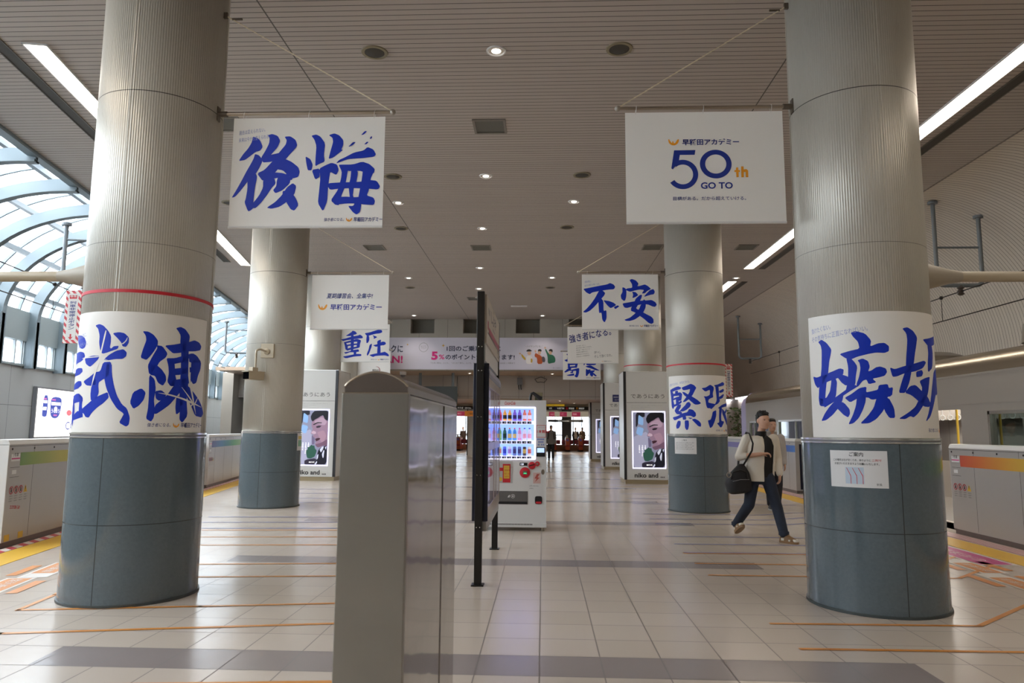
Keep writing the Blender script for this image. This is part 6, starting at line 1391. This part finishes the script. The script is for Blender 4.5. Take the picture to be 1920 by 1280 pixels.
# man walking with a duffel bag
MX, MY = 3.065, 10.5
m_jean = mat('blue_denim', '1f2c45', .8); q = NT(m_jean); P_, xyz = q.objc(); n_ = q.noise(q.scalev(P_, (5, 5, 3)), 1.0, 4); q.col(q.mix(n_, lin('10151f'), lin('273348')))
P = dict(head=(.06, -.06, 1.655), yaw=.25, neck=(.035, -.0, 1.44), hips=(.02, .02, .92), shr=(-.15, .02, 1.385), elr=(-.275, .0, 1.14), wrr=(-.02, -.2, 1.185), hdr=(1, -.15, .12), hnr=(.1, -.3, -1), curlr=.75, cuffr=.28,
         shl=(.225, .03, 1.385), ell=(.285, .07, 1.12), wrl=(.275, -.03, .90), hdl=(-.05, -.1, -1), hnl=(-1, 0, 0), curll=.45, hir=(-.08, .03, .86), knr=(-.145, .04, .47), anr=(-.255, .34, .135), tor=(-.21, .1, .03), flatr=False,
         hil=(.11, .0, .86), knl=(.185, -.14, .455), anl=(.215, -.30, .09), tol=(.34, -.44, .02), hem=.80, open=(.08, .98))
man, part, Mh = person('walking man in an open cream jacket and dark jeans, duffel bag on his shoulder', (MX, MY, 0), 0, P, dict(hair='15130f', trousers='1f2c45', tm=m_jean, shoe='7a5a34', sole='8a6a48', top='d9d2c4', under='121214'), .012, True)
mb = MB(); mb.loft([(.035, .0, 1.40, .085, .08), (.04, -.01, 1.47, .072, .075), (.045, -.015, 1.5, .07, .074)], 20); part('collar', mb, mat('cloth_121214', '121214', .8))
for s, (x, y, z) in (('l', P['anl']), ('r', P['anr'])):
    mb = MB(); mb.tube([(x, y, z + .01), (x, y, z + .06)], .069, 18); part('jean_cuff', mb, m_jean)
for s in 'lr':
    a = Vector(P['an' + s]); to = Vector(P['to' + s]); d = to - a; yaw = math.atan2(d.x, -d.y); pitch = 0 if s == 'l' else -.5
    mb = MB(); mb.loft([(0, -.1, .028, .04, .037, .8), (0, -.095, .058, .037, .034, .8)], 16); mb.loft([(0, .065, .03, .048, .05), (0, .065, .06, .044, .045)], 16)
    mb.box(-.05, .05, -.045, -.02, .03, .05)
    mb.xf(Matrix.Translation(a) @ Matrix.Rotation(yaw, 4, 'Z') @ Matrix.Rotation(pitch, 4, 'X') @ Matrix.Translation((0, -.07, -.088))); part('shoe_panels', mb, mat('shoe_white', 'd8d2c4', .5))
t = thing('duffel_bag', 'black duffel bag hanging from the walking man shoulder', 'bag', (MX - .31, MY - .02, .63))
mb = MB(); mb.loft([(0, 0, 0, .10, .10, .7), (.02, 0, .03, .165, .14, .7), (.02, 0, .15, .18, .15, .75), (.05, 0, .27, .14, .12, .8), (.085, 0, .36, .07, .08), (.095, 0, .40, .03, .04)], 28); mb.xf(Matrix.Rotation(-.12, 4, 'Y')); mb.build('body', mat('bag_black', '17171a', .7), t, smooth=True)
mb = MB(); mb.tube([(.06, -.03, .37), (.1, -.1, .46), (.165, -.165, .6), (.185, -.155, .7), (.165, -.06, .84), (.15, .02, .85), (.11, .12, .72), (.05, .1, .5), (.02, .04, .37)], .018, 8, flat=.5); mb.build('strap', mat('strap_black', '101012', .6), t, smooth=True)
mb = MB(); mb.tube([(-.14 + .03 * math.cos(a), -.08, .26 + .035 * math.sin(a)) for a in [2 * PI * k / 12 for k in range(13)]], .006, 6); mb.build('ring', m_pole, t, smooth=True)
mb = MB(); mb.tube([(-.12, -.1, .2), (-.1, -.16, .3), (0, -.17, .33), (.08, -.15, .3), (.1, -.12, .2)], .012, 8); mb.build('handle', mat('strap_black', '101012', .6), t, smooth=True)
mb = MB(); mb.tube([(-.1, -.12, .17), (.0, -.155, .2), (.13, -.12, .2)], .005, 6); mb.build('zip', m_grey, t)
def stand(**k):
    P = dict(head=(0, -.03, 1.63), neck=(0, 0, 1.43), hips=(0, 0, .92), shr=(-.175, .01, 1.38), elr=(-.22, .02, 1.12), wrr=(-.21, -.06, .88), hdr=(0, -.1, -1), hnr=(1, 0, 0), shl=(.175, .01, 1.38), ell=(.22, .02, 1.12), wrl=(.21, -.06, .88), hdl=(0, -.1, -1), hnl=(-1, 0, 0),
             hir=(-.09, 0, .86), knr=(-.095, -.05, .47), anr=(-.1, -.08, .09), tor=(-.11, -.25, .02), hil=(.09, 0, .86), knl=(.095, -.02, .47), anl=(.1, .1, .09), tol=(.11, -.07, .02), hem=.8)
    P.update(k); return P
o, part, M = person('person in a pale grey hooded top walking hidden behind the man with the duffel bag', (4.5, 14.5, 0), 0, stand(), dict(hair='1a1714', trousers='191a22', shoe='2a2a2c', sole='c9c6c0', top='a8a4a0', hood=1, topname='hooded_top'))
o, part, M = person('person in a grey hooded top with backpack straps walking beside the vending machine', (.41, 36.9, 0), 0, stand(), dict(hair='14120f', trousers='101013', shoe='1c1c1e', sole='77726c', top='76736e', hood=1, topname='hooded_top'), .018)
for s in (-1, 1):
    mb = MB(); mb.tube([(s * .12, .1, 1.44), (s * .13, -.02, 1.47), (s * .135, -.14, 1.36), (s * .14, -.155, 1.2), (s * .17, -.1, 1.05)], .025, 8, flat=.5); part('backpack_strap', mb, mat('strap_black', '101012', .6))
mb = MB(); mb.loft([(0, .22, 1.0, .14, .08, .7), (0, .23, 1.1, .16, .1, .7), (0, .22, 1.35, .15, .09, .7), (0, .2, 1.44, .1, .05)], 20); part('backpack', mb, mat('bag_black', '17171a', .7))
person('person in a dark suit and pale shirt beyond the ticket gates', (2.55, 57, 0), 0, stand(open=(-.35, .35)), dict(hair='2a211c', trousers='17171b', shoe='111111', sole='222222', top='1b1b20', under='cfc8bd'), .022)
person('person in a brown jacket standing beside the person in a suit beyond the gates', (3.05, 56.6, 0), .4, stand(wrr=(-.1, -.25, 1.05), elr=(-.24, -.02, 1.12)), dict(hair='2a211c', trousers='17171b', shoe='111111', sole='222222', top='8a735c', hood=1), .022)
person('person in a pale brown top at the gates behind the name board post', (-5.75, 57, 0), .2, stand(), dict(hair='2a1d15', trousers='15151a', shoe='111111', sole='222222', top='a08e7d'), .022)
person('person in a white cap and dark coat at the gates behind the pylon edge', (-6.35, 57.5, 0), -.2, stand(), dict(hair='d8d2c8', trousers='2a2020', shoe='111111', sole='222222', top='3a2a22'), .022)
